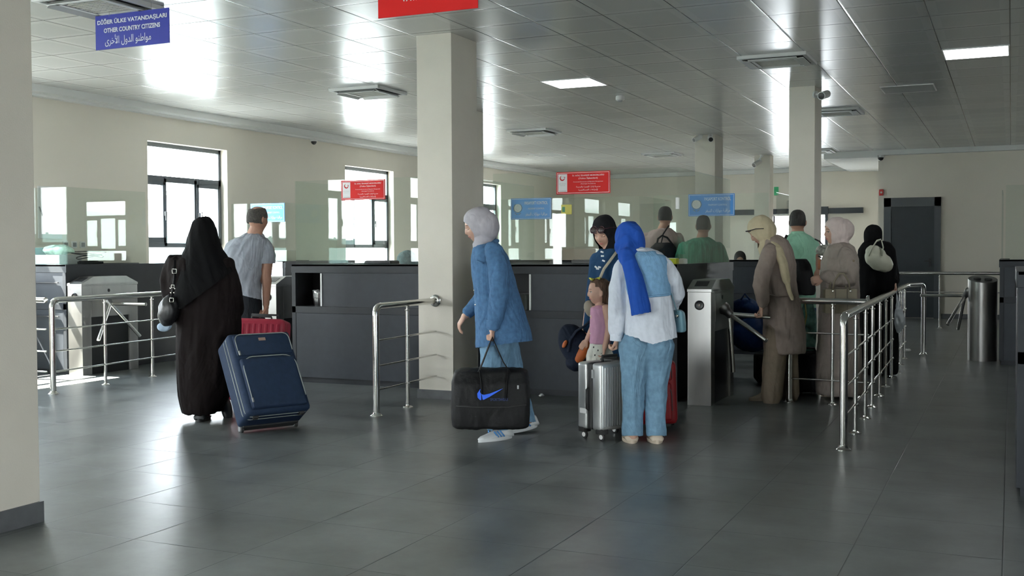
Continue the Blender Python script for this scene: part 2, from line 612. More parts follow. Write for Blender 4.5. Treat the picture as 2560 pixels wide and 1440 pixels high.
# windows of the left wall
def window(n, wy, front=None):
    xo, xi = XL - .17, XL - .115
    bm = bmesh.new()
    a, b, c, d = wy, wy + WW, WZ0, WZ1
    box(bm, xo, xi, a, b, d - .055, d); box(bm, xo, xi, a, b, c, c + .055)
    box(bm, xo, xi, a, a + .04, c, d); box(bm, xo, xi, b - .05, b, c, d)
    box(bm, xo, xi, a, b, 2.25, 2.33); box(bm, xo, xi, a, b, 1.38, 1.44)
    box(bm, xo, xi, a + .42, a + .47, 1.4, 2.3); box(bm, xo, xi, a + 1.02, a + 1.07, 1.4, 2.3)
    o = struct(finish(bm, 'window_%d' % n, FRAME))
    for s0, s1, grow in ((a + .03, a + .43, .02), (a + 1.05, b - .04, .02)):
        bm = bmesh.new()
        q = .045
        x0, x1 = xi - .03, xi + .018
        box(bm, x0, x1, s0, s1, 1.44, 1.44 + q + .03, .004); box(bm, x0, x1, s0, s1, 2.25 - q, 2.25, .004)
        box(bm, x0, x1, s0, s0 + q, 1.44, 2.25, .004); box(bm, x0, x1, s1 - q, s1, 1.44, 2.25, .004)
        sash = finish(bm, 'sash', FRAME, o)
        sd_ = s1 - q / 2 if s0 < a + .5 else s0 + q / 2
        bm = B(x1, x1 + .02, sd_ - .012, sd_ + .012, 1.80, 1.86)
        box(bm, x1 + .02, x1 + .034, sd_ - .010, sd_ + .010, 1.74, 1.86, .003)
        finish(bm, 'handle', BLACK, sash)
    g = finish(B(xo + .02, xo + .026, a + .03, b - .03, c + .03, d - .03), 'glass_pane', GLASS, o)
    finish(B(XL - .115, XL + .02, a - .03, b + .03, c - .03, c, .004), 'sill', mat('marble_sill', (.70, .69, .66), .35), o)
    if front is not None:      # the same window turned into the front wall
        o.rotation_euler = (0, 0, H2)
        o.location = (front + wy + WW, YF - XL, 0)
for i, wy in enumerate(WIN_Y):
    window(i + 1, wy)
o = struct(finish(recalc(T(rrect(-9.75, -9.35, .95, 2.2, YF - .08, .01), .02, 4)), 'window_9', FRAME))  # unseen narrow opening, added for a bright strip reflected in the booth glass
finish(B(-9.74, -9.36, YF - .083, YF - .077, .96, 2.19), 'glass_pane', GLASS, o)
window(10, 0., 2.88)
o = bpy.data.objects['window_10']
o.rotation_euler = (0, 0, -H2)
o.location = (2.88, YB2 + XL, 0)

# back door and its deep dark frame
bm = B(-2.24, -2.11, YB2 - .05, YB2, 0, 2.30)
box(bm, -1.33, -1.215, YB2 - .05, YB2, 0, 2.30)
box(bm, -2.24, -1.215, YB2 - .05, YB2, 2.13, 2.30)
d = struct(finish(bm, 'door_1', FRAME))
lf = finish(B(-2.11, -1.33, YB2 - .02, YB2, .01, 2.13), 'leaf', DOORM, d)
bm = B(-1.42, -1.39, YB2 - .035, YB2 - .02, .98, 1.14)
box(bm, -1.50, -1.395, YB2 - .06, YB2 - .045, 1.08, 1.10)
box(bm, -1.412, -1.397, YB2 - .05, YB2 - .03, 1.08, 1.10)
finish(bm, 'door_handle', BLACK, lf)
# sliding doorway to the yard with its dark header rail
bm = B(-5.18, -5.12, YB - .03, YB + .2, 0, 2.14); box(bm, -3.93, -3.87, YB - .03, YB + .2, 0, 2.14)
d2 = struct(finish(bm, 'door_2', FRAME))
finish(B(-6.05, -3.08, YB - .12, YB - .001, 2.15, 2.275), 'header_rail', DOORM, d2)
finish(B(-4.02, -3.84, YB - .15, YB - .12, 2.13, 2.31), 'drive_box', DOORM, d2)

bm = bmesh.new()
for x in (-6.2, -5.1, -3.95, -2.86):
    box(bm, x, x + .06, YF - .12, YF - .05, 0, 2.4)
box(bm, -6.2, -2.8, YF - .12, YF - .05, 2.34, 2.4); box(bm, -6.2, -2.8, YF - .12, YF - .05, 0, .06)
d3 = struct(finish(bm, 'door_3_added', FRAME))  # unseen glazed door behind the camera, added to light camera-facing surfaces
finish(B(-6.15, -2.85, YF - .09, YF - .08, .05, 2.35), 'glass_pane', GLASS, d3)

for i, wy in enumerate((-3.4, .4)):  # unseen right-wall windows, added to light faces turned to the right
    bm = bmesh.new()
    for a, b, c, d in ((wy, wy + .05, .5, 2.7), (wy + 2.15, wy + 2.2, .5, 2.7), (wy + 1.07, wy + 1.13, .5, 2.7), (wy, wy + 2.2, .5, .55), (wy, wy + 2.2, 2.65, 2.7)):
        box(bm, XR + .08, XR + .14, a, b, c, d)
    o = struct(finish(bm, 'window_%d' % (11 + i), FRAME))
    finish(B(XR + .105, XR + .111, wy + .04, wy + 2.16, .54, 2.66), 'glass_pane', GLASS, o)

# yard outside
struct(tag(finish(B(-60, 40, -40, 70, -.5, -.13), 'ground', CONC), 'pale concrete yard outside', 'yard'))
bm = bmesh.new()
for k in range(26):
    y = -20 + k * 2.2
    box(bm, -24.04, -23.98, y, y + .06, -.13, 1.9)
box(bm, -24.02, -24.0, -20, 37, 0, 1.85)
tag(finish(bm, 'yard_fence', FENCE), 'green mesh panel fence across the yard beyond the windows', 'fence')

# columns with dark skirting
def column(x0, x1, y0, y1, label, sk=.085):
    r = root('column', label, 'column', ((x0 + x1) / 2, (y0 + y1) / 2, 0))
    hx, hy = (x1 - x0) / 2, (y1 - y0) / 2
    finish(B(-hx, hx, -hy, hy, 0, CEIL, .004), 'shaft', COLM, r)
    bm = bmesh.new()
    t = .012
    for a in ((-hx - t, hx + t, -hy - t, -hy), (-hx - t, hx + t, hy, hy + t), (-hx - t, -hx, -hy, hy), (hx, hx + t, -hy, hy)):
        box(bm, *a, 0, sk)
    finish(bm, 'skirting', SKIRT, r)
    return r
column(-4.62, -4.283, 3.37, 3.875, 'nearest thick cream column with a dark skirting, at the left picture edge', .10)
column(-4.80, -4.455, 8.55, 9.05, 'tall cream column before the long grey booth, a steel railing bolted to it', .08)
column(-6.945, -6.60, 13.12, 13.6, 'cream column just peeking out behind the central column')
column(-2.385, -2.09, 13.12, 13.62, 'cream column with a bullet camera near its top, right of the blue sign')
column(-4.775, -4.44, 17.85, 18.4, 'far cream column carrying two small white bullet cameras')
column(-4.71, -4.40, 22.15, 22.5, 'farthest slim cream column beside one white camera')

# ------------------------------------------------------------------ ceiling fittings
def ceiling_light(x, y, on, label):
    r = root('ceiling_light', label, 'ceiling light', (x, y, CEIL))
    bm = bmesh.new()
    h, t = .298, .014
    for a in ((-h, h, -h, -h + t), (-h, h, h - t, h), (-h, -h + t, -h + t, h - t), (h - t, h, -h + t, h - t)):
        box(bm, *a, -.008, -.0005)
    finish(bm, 'frame', WHITE, r)
    finish(B(-h + t, h - t, -h + t, h - t, -.006, -.0005), 'diffuser', emit_mat('lit_diffuser', (.96, .98, 1), 9.) if on and 'lit_diffuser' not in MATS else MATS['lit_diffuser'] if on else mat('unlit_diffuser', (.62, .63, .62), .25), r)
ceiling_light(-4.527, 11.70, True, 'lit square ceiling panel near the centre of the hall')
ceiling_light(-.327, 11.62, True, 'lit ceiling panel high at the right edge')
ceiling_light(-1.127, 13.86, False, 'unlit dark ceiling panel between the column and the right edge')
ceiling_light(-8.35, 20.1, False, 'unlit ceiling panel at the far left, above the booth glass')

def cassette(x, y, label, flaps=True, s=.335):
    r = root('air_conditioner', label, 'air conditioner', (x, y, CEIL), 0, 'square ceiling air conditioner cassettes')
    bm = bmesh.new()
    for a in ((-s, s, -s, -s + .04), (-s, s, s - .04, s), (-s, -s + .04, -s + .04, s - .04), (s - .04, s, -s + .04, s - .04)):
        box(bm, *a, -.035, -.0005, .004)
    q = s - .115
    for a in ((-q, q, -q, -q + .03), (-q, q, q - .03, q), (-q, -q + .03, -q, q), (q - .03, q, -q, q)):
        box(bm, *a, -.045, -.03)
    finish(bm, 'panel_frame', WHITE, r)
    finish(B(-s + .04, s - .04, -s + .04, s - .04, -.02, -.001), 'air_slot', mat('dark_slot', (.03, .028, .026), .7), r)
    bm = bmesh.new()
    for k in range(9):
        yy = -q + .04 + k * (2 * q - .08) / 8
        box(bm, -q + .03, q - .03, yy - .008, yy + .008, -.040, -.026)
    for k in range(7):
        xx = -q + .05 + k * (2 * q - .1) / 6
        box(bm, xx - .003, xx + .003, -q + .03, q - .03, -.036, -.027)
    finish(bm, 'grille', mat('grille_beige', (.50, .49, .44), .6), r)
    for k in range(4):
        m4 = Matrix.Rotation(k * H2, 4, 'Z') @ Matrix.Translation((0, s - .075, -.045)) @ Matrix.Rotation(math.radians(-32 if flaps else 4), 4, 'X')
        finish(B(-s + .10, s - .10, -.032, .032, -.003, .003, mtx=m4), 'flap', WHITE, r)
cassette(-6.32, 6.36, 'big ceiling air conditioner cassette above the blue hanging sign')
cassette(-6.92, 11.16, 'ceiling air conditioner cassette left of the central column')
cassette(-6.87, 16.0, 'ceiling air conditioner cassette between the central column and the lit panel', True)
cassette(-2.14, 11.14, 'ceiling air conditioner cassette over the right cream column', False)
cassette(-2.20, 15.62, 'ceiling air conditioner cassette partly behind the right cream column', False)
cassette(-6.24, 20.9, 'small distant ceiling air conditioner cassette, over the red sign side', False)
cassette(-3.42, 21.6, 'most distant ceiling air conditioner cassette near the back wall', False)

r = root('smoke_detector', 'small white round smoke detector hanging under the ceiling', 'smoke detector', (-4.40, 12.93, CEIL))
finish(lathe(bmesh.new(), [(.05, 0), (.055, -.015), (.055, -.045), (.045, -.055)]), 'base', WHITE, r, True, angle=40)
finish(lathe(bmesh.new(), [(.030, -.055), (.028, -.068), (.018, -.075)]), 'sensor_chamber', GREYP, r, True, angle=40)

def bullet_camera(loc, aim, label, scale=1., arm=(0, 0, .12)):
    r = root('security_camera', label, 'security camera', loc)
    a = Vector(aim).normalized()
    s = scale
    finish(lathe(bmesh.new(), [(.034 * s, -.07 * s), (.038 * s, -.06 * s), (.038 * s, .07 * s), (.041 * s, .075 * s), (.041 * s, .09 * s)], axis=a), 'housing', WHITE, r, True, angle=40)
    finish(lathe(bmesh.new(), [(.033 * s, .0905 * s), (.031 * s, .093 * s), (.02 * s, .094 * s)], axis=a), 'lens', BLACK, r, True, angle=40)
    e = Vector(arm)
    bm = T([a * -.02 * s, e * .6, e * .93], .012 * s)
    lathe(bm, [(.035 * s, 0), (.035 * s, .02 * s)], c=e * .93, axis=e)
    finish(bm, 'bracket', WHITE, r, True, angle=40)
bullet_camera((-1.965, 13.03, 3.085), (-.25, -1, -.25), 'white bullet camera on the right cream column', 1.15, (-.115, .08, .02))
bullet_camera((-4.49, 17.74, 3.14), (.35, -1, -.35), 'right of two white bullet cameras on the far cream column', 1.1, (-.02, .10, .06))
bullet_camera((-4.70, 17.74, 3.15), (-.6, -.8, -.45), 'left of two white bullet cameras on the far cream column', 1.0, (.02, .10, .05))
bullet_camera((-4.62, 22.03, 3.05), (-.5, -.8, -.5), 'white bullet camera on the farthest slim column', 1.3, (.08, 0, .14))
def dome_camera(loc, label, s=1.):
    r = root('dome_camera', label, 'security camera', loc)
    finish(lathe(bmesh.new(), [(.06 * s, 0), (.06 * s, -.03 * s), (.045 * s, -.035 * s)]), 'housing', WHITE, r, True, angle=40)
    finish(lathe(bmesh.new(), [(.045 * s, -.034 * s), (.043 * s, -.055 * s), (.03 * s, -.075 * s), (.01 * s, -.085 * s)]), 'dome', BLACK, r, True, angle=60)
dome_camera((-10.03, 14.55, 3.09), 'black dome camera under the cornice, left of the central column')
dome_camera((-2.3, 22.22, 3.119), 'black dome camera at the corner of the back wall', 1.2)
r = root('call_point', 'tiny red fire alarm sounder on the back wall left of the dark door', 'alarm', (-2.29, 22.299, 2.41))
finish(B(-.04, .04, -.05, 0, -.06, .06, .01), 'casing', mat('alarm_red', (.5, .02, .015), .4), r)
finish(lathe(bmesh.new(), [(.02, 0), (.018, .012)], c=(0, -.05, 0), axis=(0, -1, 0)), 'button', WHITE, r)

# hanging signs
NAVY = mat('sign_navy', (.022, .028, .22), .5, spec=.25)
RED = mat('sign_red', (.52, .006, .006), .5, spec=.2)
INK = mat('sign_white_ink', (.80, .80, .80), .5)
WIRE = mat('thin_wire', (.35, .35, .34), .35, .8)
def hanging_sign(x0, x1, y, z0, z1, m, label, rz):
    cx = (x0 + x1) / 2
    r = root('hanging_sign', label, 'sign', (cx, y, z0), rz)
    hw, h = (x1 - x0) / 2, z1 - z0
    finish(B(-hw, hw, -.003, .003, 0, h), 'board', m, r)
    for s in (-hw * .62, hw * .53):
        bm = T([(s, 0, h - .01), (s, 0, CEIL - z0)], .0015, 6)
        tube(bm, [(s, -.006, h - .012), (s, .0, h + .008), (s, .006, h - .012)], .0015, 6)
        finish(bm, 'hanging_wire', WIRE, r)
    return r, hw, h
r, hw, h = hanging_sign(-6.497, -5.765, 6.5, 2.881, 3.143, NAVY, 'navy hanging sign OTHER COUNTRY CITIZENS in Turkish, English and Arabic', 0)
letters([('DİĞER ÜLKE VATANDAŞLARI', 0, h * .80, .69, .052, .035), ('OTHER COUNTRY CITIZENS', 0, h * .545, .56, .036, .035),
         (arabic('مواطنو الدول الأخرى'), -.04, h * .24, .46, .088, .008)], (0, -.003, 0), (1, 0, 0), (0, 0, 1), INK, r)
r, hw, h = hanging_sign(-3.337, -2.697, 5.5, 2.648, 2.90, RED, 'red hanging sign whose VATANDAŞLARI text is cut by the top edge', 0)
letters([('VATANDAŞLARI', .02, .094, .37, .046, .025), ('T.C.', .02, .175, .12, .046, .025)], (0, -.003, 0), (1, 0, 0), (0, 0, 1), INK, r)

# ------------------------------------------------------------------ booths
def pane(bm, a, b, z0, z1, t=.010, notch=None):
    """glass sheet between plan points a,b, edges get material 1; notch=(s0,s1,h) opening at the foot"""
    a, b = V(*a, 0), V(*b, 0)
    d = (b - a)
    L = d.length
    d.normalize()
    n = V(-d.y, d.x, 0)
    if notch:
        s0, s1, h = notch
        out = [(0, z0), (s0, z0), (s0, z0 + h), (s1, z0 + h), (s1, z0), (L, z0), (L, z1), (0, z1)]
        if s1 >= L - .02:
            out = [(0, z0), (s0, z0), (s0, z0 + h), (L, z0 + h), (L, z1), (0, z1)]
    else:
        out = [(0, z0), (L, z0), (L, z1), (0, z1)]
    pts = [a + d * s + V(0, 0, z) - n * t / 2 for s, z in out]
    n0 = len(bm.faces)
    prism(bm, pts, (0, 0, 0), n * t)
    bm.faces.ensure_lookup_table()
    for f in bm.faces[n0 + 2:]:
        f.material_index = 1
    return bm
def add_pane(r, a, b, z0, z1, notch=None, name='glass_pane'):
    bm = recalc(pane(bmesh.new(), a, b, z0, z1, notch=notch))
    return finish(bm, name, [GGLASS, GEDGE], r)

def booth(label, x0, x1, y0, y1, niches=(), top=1.185, open_back=True, group=None):
    """origin at front left foot"""
    r = root('passport_booth', label, 'booth', (x0, y0, 0), 0, group)
    W, D = x1 - x0, y1 - y0
    t = .035
    # carcass
    bm = bmesh.new()
    hs = [(n[0] - x0, n[1] - x0, .765, 1.10) for n in niches]
    cells_wall(bm, 0, W, .05, top - .02, hs, lambda a, b, c, d: box(bm, a, b, .012, t, c, d))
    box(bm, 0, t, t, D, .05, top - .02); box(bm, W - t, W, t, D, .05, top - .02)
    box(bm, .02, W - .02, .03, .05, 0, .05); box(bm, .02, .05, .05, D, 0, .05); box(bm, W - .05, W - .02, .05, D, 0, .05)
    box(bm, t, W - t, t, min(D - .05, .75), .70, .735)
    finish(bm, 'carcass', CAB, r)
    # framed front boards
    bm = bmesh.new()
    for a, b, c, d in ((0, W, 1.10, top), (0, W, .70, .765), (0, .045, .05, 1.10), (W - .045, W, .05, 1.10)):
        box(bm, a, b, 0, .012, c, d, .0015)
    finish(bm, 'front_rails', CAB, r)
    segs = sorted([(n[0] - x0, n[1] - x0) for n in niches])
    cur = .045
    seams = [.045]
    for a, b in segs:
        if a - cur > .05:
            finish(B(cur + .003, a - .003, .003, .012, .768, 1.097), 'front_panel', CABL, r)
        cur = b
        finish(B(b - .006, b + .012, -.004, .03, .77, 1.095), 'niche_edge', WHITE, r)
    if W - .045 - cur > .05:
        finish(B(cur + .014, W - .048, .003, .012, .768, 1.097), 'front_panel', CABL, r)
    k = max(1, round(W / 2.05))
    for i in range(k):
        a, b = .048 + i * (W - .096) / k, .048 + (i + 1) * (W - .096) / k
        finish(B(a, b - .003, .003, .012, .055, .697), 'front_panel', CABL, r)
    for a, b in segs:
        bm = B(a, b, .30, .32, .765, 1.10); box(bm, a, b, .036, .30, .745, .765); box(bm, a, b, .036, .30, 1.10, 1.11)
        box(bm, a - .012, a, .036, .32, .745, 1.11); box(bm, b, b + .012, .036, .32, .745, 1.11)
        finish(bm, 'niche', CABD, r)
    # side fascia and worktop
    for xx in (-.008, W):
        finish(B(xx, xx + .008, 0, D, 1.10, top), 'side_fascia', CAB, r)
    bm = B(0, W, 0, min(.42, D), top - .02, top, .002)
    box(bm, 0, .10, min(.42, D), D, top - .02, top); box(bm, W - .10, W, min(.42, D), D, top - .02, top)
    finish(bm, 'counter_top', CAB, r)
    return r

Z0, Z1 = 1.186, 2.02
# long front booth
b1 = booth('long dark grey booth across the middle behind the central column', -6.585, -2.60, 9.14, 11.2, [(-6.54, -6.235), (-4.44, -3.975)])
X0, Y0 = -6.585, 9.14
add_pane(b1, (.01, .06), (1.62, .06), Z0, Z1, (.62, 1.12, .14))
add_pane(b1, (2.22, .06), (3.965, .06), Z0, Z1, (.68, 1.30, .155))
add_pane(b1, (3.972, .06), (3.972, 1.98), Z0, Z1)
add_pane(b1, (.012, .075), (.012, 1.75), Z0, Z1)
add_pane(b1, (1.90, .5), (1.90, 1.75), Z0, Z1 - .02)
finish(B(3.955, 3.985, .052, .082, 1.66, 1.76, .003), 'glass_clamp', mat('clamp_pale', (.7, .7, .68), .4), b1)
# booth at the left wall
b2 = booth('small grey booth against the left wall, sunlit front, turnstile beside it', -10.14, -9.235, 8.75, 10.7, [])
add_pane(b2, (.0, .03), (.895, .03), Z0, Z1)
add_pane(b2, (.895, .037), (.895, 1.22), Z0, Z1)
for z in (.62, .985):
    finish(B(.02, .80, -.012, 0, z, z + .012), 'panel_lip', CABD, b2)
# second row
b3 = booth('second row dark booth under two blue signs, behind the long front booth', -6.95, -2.62, 13.72, 15.4, [])
add_pane(b3, (.02, .05), (2.53, .05), Z0, Z1, (1.3, 1.9, .15))
add_pane(b3, (2.72, .05), (4.20, .05), Z0, Z1, (.5, 1.0, .15))
add_pane(b3, (4.30, .05), (4.30, 1.5), Z0, Z1)
add_pane(b3, (2.53, .06), (2.53, 1.5), Z0, Z1)
b4 = booth('second row booth at the left wall with POLİS lettering on its sunlit front', -10.14, -9.20, 12.62, 14.4, [])
add_pane(b4, (.0, .03), (.93, .03), Z0, Z1 - .02)
add_pane(b4, (.93, .037), (.93, 1.3), Z0, Z1 - .02)
finish(B(.16, .90, -.008, 0, .05, 1.178), 'white_front_sheet', mat('white_sheet', (.80, .80, .80), .4), b4)
# POLIS crest on the sheet
bm = bmesh.new()
for i, ch in enumerate('POLİS'):
    me = text_mesh(ch, .032 if ch != 'İ' else .012, .045 if ch != 'İ' else .052, .02)
    a = math.radians(48 - i * 24)
    mt = Matrix.Translation((.66 - math.sin(a) * .14, -.0095, .93 + math.cos(a) * .14)) @ Matrix.Rotation(-a, 4, 'Y') @ Matrix(((1, 0, 0, 0), (0, 0, -1, 0), (0, 1, 0, 0), (0, 0, 0, 1)))
    me.transform(mt)
    bm.from_mesh(me)
tube(bm, [(.60, -.0095, 1.0), (.63, -.0095, 1.015), (.66, -.0095, 1.005), (.69, -.0095, 1.015), (.72, -.0095, 1.0)], .004, 6)
finish(bm, 'police_lettering', mat('police_blue', (.05, .06, .25), .5), b4)
# far right booth of the second row
b5 = booth('dark booth corner at the right picture edge beyond the round turnstile', -.115, 2.4, 13.5, 15.3, [(.045, .70)])
add_pane(b5, (.055, .03), (2.5, .03), Z0, Z1)
add_pane(b5, (.02, .1), (.02, 1.4), Z0, Z1 - .05)
# near right booth, seen edge-on
b6 = booth('dark counter end panel sliced off by the right picture edge, nearest of all booths', .035, 2.4, 6.3, 8.3, [])

# adhesive notices on the glass
SKYB = mat('sign_sky_blue', (.045, .24, .62), .4)
def red_notice(x0, x1, y, z0, z1, label):
    r = root('notice', label, 'sign', (x0, y, z0))
    W, H = x1 - x0, z1 - z0
    finish(B(0, W, -.003, .003, 0, H), 'board', RED, r)
    bm = bmesh.new()
    q, t = .008, .0035
    for a in ((q, W - q, q, q + t), (q, W - q, H - q - t, H - q), (q, q + t, q, H - q), (W - q - t, W - q, q, H - q)):
        box(bm, a[0], a[1], -.004, -.003, a[2], a[3])
    box(bm, .018, .105, -.0042, -.003, .02, H - .018)
    finish(bm, 'white_border', INK, r)
    letters([('İL GÖÇ İDARESİ MÜDÜRLÜĞÜ', .305, H - .034, .30, .017, .015), ('(Yolcu İşlemleri)', .305, H - .060, .18, .021, .01),
             ('Provincial Directorate of Migration Management', .305, H - .092, .28, .010), ('(Passenger Procedures)', .305, H - .110, .14, .010),
             (arabic('مديرية إدارة الهجرة بالمدينة'), .305, H - .137, .23, .018), (arabic('(إجراءات المسافرين)'), .305, H - .164, .18, .018)],
            (0, -.0032, 0), (1, 0, 0), (0, 0, 1), INK, r)
    # crescent emblem
    bm = bmesh.new()
    pts = []
    for k in range(15):
        a = math.radians(120 + k * 17)
        pts.append((.060 + .021 * math.cos(a), -.0048, H - .052 + .021 * math.sin(a)))
    tube(bm, pts, [.0012 + .0045 * math.sin(math.pi * k / 14) for k in range(15)], 6)
    tube(bm, [(.075, -.0048, H - .045), (.086, -.0048, H - .05)], .003, 6)
    finish(bm, 'crescent_emblem', RED, r)
    letters([('GÖÇ İDARESİ', .061, H - .105, .068, .009), ('BAŞKANLIĞI', .061, H - .12, .05, .007)], (0, -.0045, 0), (1, 0, 0), (0, 0, 1), GREYP, r)
    finish(B(.025, .098, -.0046, -.0042, .026, .030), 'underline', GREYP, r)
red_notice(-6.013, -5.515, 9.185, 1.815, 2.007, 'red migration office notice on the glass left of the central column')
red_notice(-3.729, -3.219, 9.185, 1.813, 2.011, 'red migration office notice on the glass right of the central column')

def blue_notice(x0, x1, y, z0, z1, label):
    r = root('notice', label, 'sign', (x0, y, z0))
    W, H = x1 - x0, z1 - z0
    finish(B(0, W, -.003, .003, 0, H), 'board', SKYB, r)
    bm = bmesh.new()
    q, t = .01, .004
    for a in ((q, W - q, q, q + t), (q, W - q, H - q - t, H - q), (q, q + t, q, H - q), (W - q - t, W - q, q, H - q)):
        box(bm, a[0], a[1], -.004, -.003, a[2], a[3])
    finish(bm, 'white_border', INK, r)
    letters([('PASAPORT KONTROL', .38, H * .77, .34, .042, .01), ('PASSPORT CONTROL', .38, H * .50, .24, .022), (arabic('مراقبة جوازات السفر'), .38, H * .23, .32, .055)],
            (0, -.0032, 0), (1, 0, 0), (0, 0, 1), INK, r)
    bm = lathe(bmesh.new(), [(.055, 0), (.055, .002), (.0, .002)], c=(.105, -.003, H * .54), axis=(0, -1, 0), seg=32)
    for k in range(8):
        a = 2 * math.pi * k / 8
        tube(bm, [(.105 + .02 * math.cos(a), -.006, H * .54 + .02 * math.sin(a)), (.105 + .038 * math.cos(a), -.006, H * .54 + .038 * math.sin(a))], .003, 5)
    finish(bm, 'round_emblem', mat('emblem_pale', (.66, .66, .60), .5), r)
    bm = bmesh.new()
    tube(bm, [(.105 + .062 * math.cos(math.radians(a)), -.005, H * .54 + .062 * math.sin(math.radians(a))) for a in range(-240, 61, 15)], .004, 6)
    for s in (-1, 1):
        tube(bm, [(.105 + s * .01, -.005, H * .22), (.105 + s * .045, -.005, H * .30)], .005, 6)
    finish(bm, 'emblem_wreath', mat('wreath_grey', (.25, .27, .25), .5), r)
blue_notice(-6.26, -5.66, 13.755, 1.743, 2.03, 'blue passport control sign seen through glass, left of the red notice')
blue_notice(-3.765, -3.17, 13.755, 1.743, 2.022, 'blue passport control sign by the right edge of the booth glass')
blue_notice(-9.79, -9.21, 12.635, 1.735, 1.995, 'bright blue passport control sign behind the man in grey')
# ------------------------------------------------------------------ railings
def fillet(pts, r, n=6):
    out = [Vector(pts[0])]
    for i in range(1, len(pts) - 1):
        p, a, b = Vector(pts[i]), Vector(pts[i - 1]), Vector(pts[i + 1])
        u, v = (a - p).normalized(), (b - p).normalized()
        if u.dot(v) < -.98:
            out.append(p); continue
        for k in range(n + 1):
            t = k / n
            out.append((p + u * r) * (1 - t) ** 2 + p * 2 * t * (1 - t) + (p + v * r) * t ** 2)
    out.append(Vector(pts[-1]))
    return out

def railing(label, path, posts, ends=(True, True), rods=(.205, .395, .60), h=.90, flange_end=None, rod_ends=None, rod_r=.0075):
    """path: plan polyline of the top rail; posts: slim posts (x,y); ends: thick elbow posts at the path ends"""
    P = [V(*p, 0) for p in path]
    o = P[0].copy()
    r = root('railing', label, 'railing', o)
    hz = h - .028
    pts = [p - o + V(0, 0, hz) for p in P]
    if ends[0]:
        pts = [V(0, 0, .012)] + pts
    if ends[1]:
        pts = pts + [P[-1] - o + V(0, 0, .012)]
    finish(tube(bmesh.new(), fillet(pts, .075), .027, 16), 'top_rail', CHROME, r, True, angle=50)
    feet = []
    if ends[0]: feet.append((P[0] - o, .05))
    if ends[1]: feet.append((P[-1] - o, .05))
    for p, rad in feet:
        finish(lathe(bmesh.new(), [(rad, 0), (rad, .004), (rad * .78, .012), (.034, .018), (.030, .03)], c=p), 'base_flange', CHROME, r, True, angle=40)
    for px_, py_ in posts:
        p = V(px_, py_, 0) - o
        bm = T([p + V(0, 0, .012), p + V(0, 0, hz - .045)], .0155, 12)
        lathe(bm, [(.0155, 0), (.022, .005), (.022, .01), (.009, .015), (.009, .03), (.024, .034), (.024, .04)], c=p + V(0, 0, hz - .062), seg=12)
        po = finish(bm, 'post', CHROME, r, True, angle=40)
        finish(lathe(bmesh.new(), [(.045, 0), (.045, .004), (.036, .010), (.020, .016), (.018, .024)], c=p), 'base_flange', CHROME, po, True, angle=40)
    rp_ = rod_ends or path
    for z in rods:
        q = [V(*p, 0) - o + V(0, 0, z) for p in rp_]
        bm = T(fillet(q, .05), rod_r, 8)
        for px_, py_ in posts:
            p = V(px_, py_, 0) - o + V(0, 0, z)
            ell(bm, p + V(0.012, 0, 0), .013, .013, .013, seg=8, rings=6)
        finish(bm, 'rod', CHROME, r, True, angle=50)
    if flange_end is not None:
        c, ax = flange_end
        finish(lathe(bmesh.new(), [(.055, 0), (.055, .012), (.045, .022), (.030, .026)], c=V(*c) - o, axis=ax), 'wall_flange', CHROME, r, True, angle=40)
    return r
railing('steel railing at the left, in front of the wall turnstile', [(-8.095, 7.5), (-8.27, 9.4), (-8.35, 10.3)], [(-8.165, 8.22), (-8.235, 8.95), (-8.30, 9.60)], (True, False), flange_end=None)
railing('steel railing stub running left from the first post to the wall', [(-8.16, 7.49), (-10.14, 7.49)], [(-9.2, 7.49)], (False, False))
railing('short steel railing bolted to the central column', [(-4.585, 7.475), (-4.625, 8.55)], [(-4.60, 8.0)], (True, False), flange_end=((-4.625, 8.549, .872), (0, -1, 0)))
ry = [(-.997, 8.079), (-1.015, 8.818), (-1.037, 9.477), (-1.058, 10.231), (-1.078, 10.944), (-1.098, 11.723), (-1.115, 12.405), (-1.132, 13.114), (-1.15, 13.8)]
railing('longest steel railing, running away from the viewer on the right', [(-.985, 7.378), (-1.15, 14.05), (-.98, 14.47)], ry, (True, True), rod_ends=[(-.985, 7.40), (-1.145, 13.95)])
railing('steel cross railing left of the long railing, by the woman in beige trousers', [(-1.725, 9.54), (-1.06, 9.45)], [(-1.36, 9.50)], (True, False), rods=(.205, .60), flange_end=((-1.062, 9.45, .872), (-1, 0, 0)))
r = railing('distant steel railing before the back wall', [(-2.3, 19.5), (1.2, 19.5)], [(-1.07, 19.5)], (True, True), h=.94, rods=(.60, ))

# ------------------------------------------------------------------ turnstiles
def tripod(parent, c, side, twist=0., dirs=None):
    c = V(*c)
    ax = V(side, 0, -1).normalized()
    bm = lathe(bmesh.new(), [(.055, -.03), (.055, .008), (.044, .022), (.036, .045), (.034, .08), (.028, .09)], c=c, axis=ax, seg=18)
    hub = finish(recalc(bm), 'hub', STEELD, parent, True, angle=40)
    v0 = V(side, 0, 0)
    for k in range(3):
        v = Matrix.Rotation(math.radians(120 * k + twist), 3, ax) @ v0
        if dirs:
            v = V(*dirs[k]).normalized()
        s = c + ax * .06
        finish(T([s + v * .02, s + v * .50, s + v * .505], [.019, .019, .012], 12), 'arm', CHROME, hub, True, angle=40)
    return hub

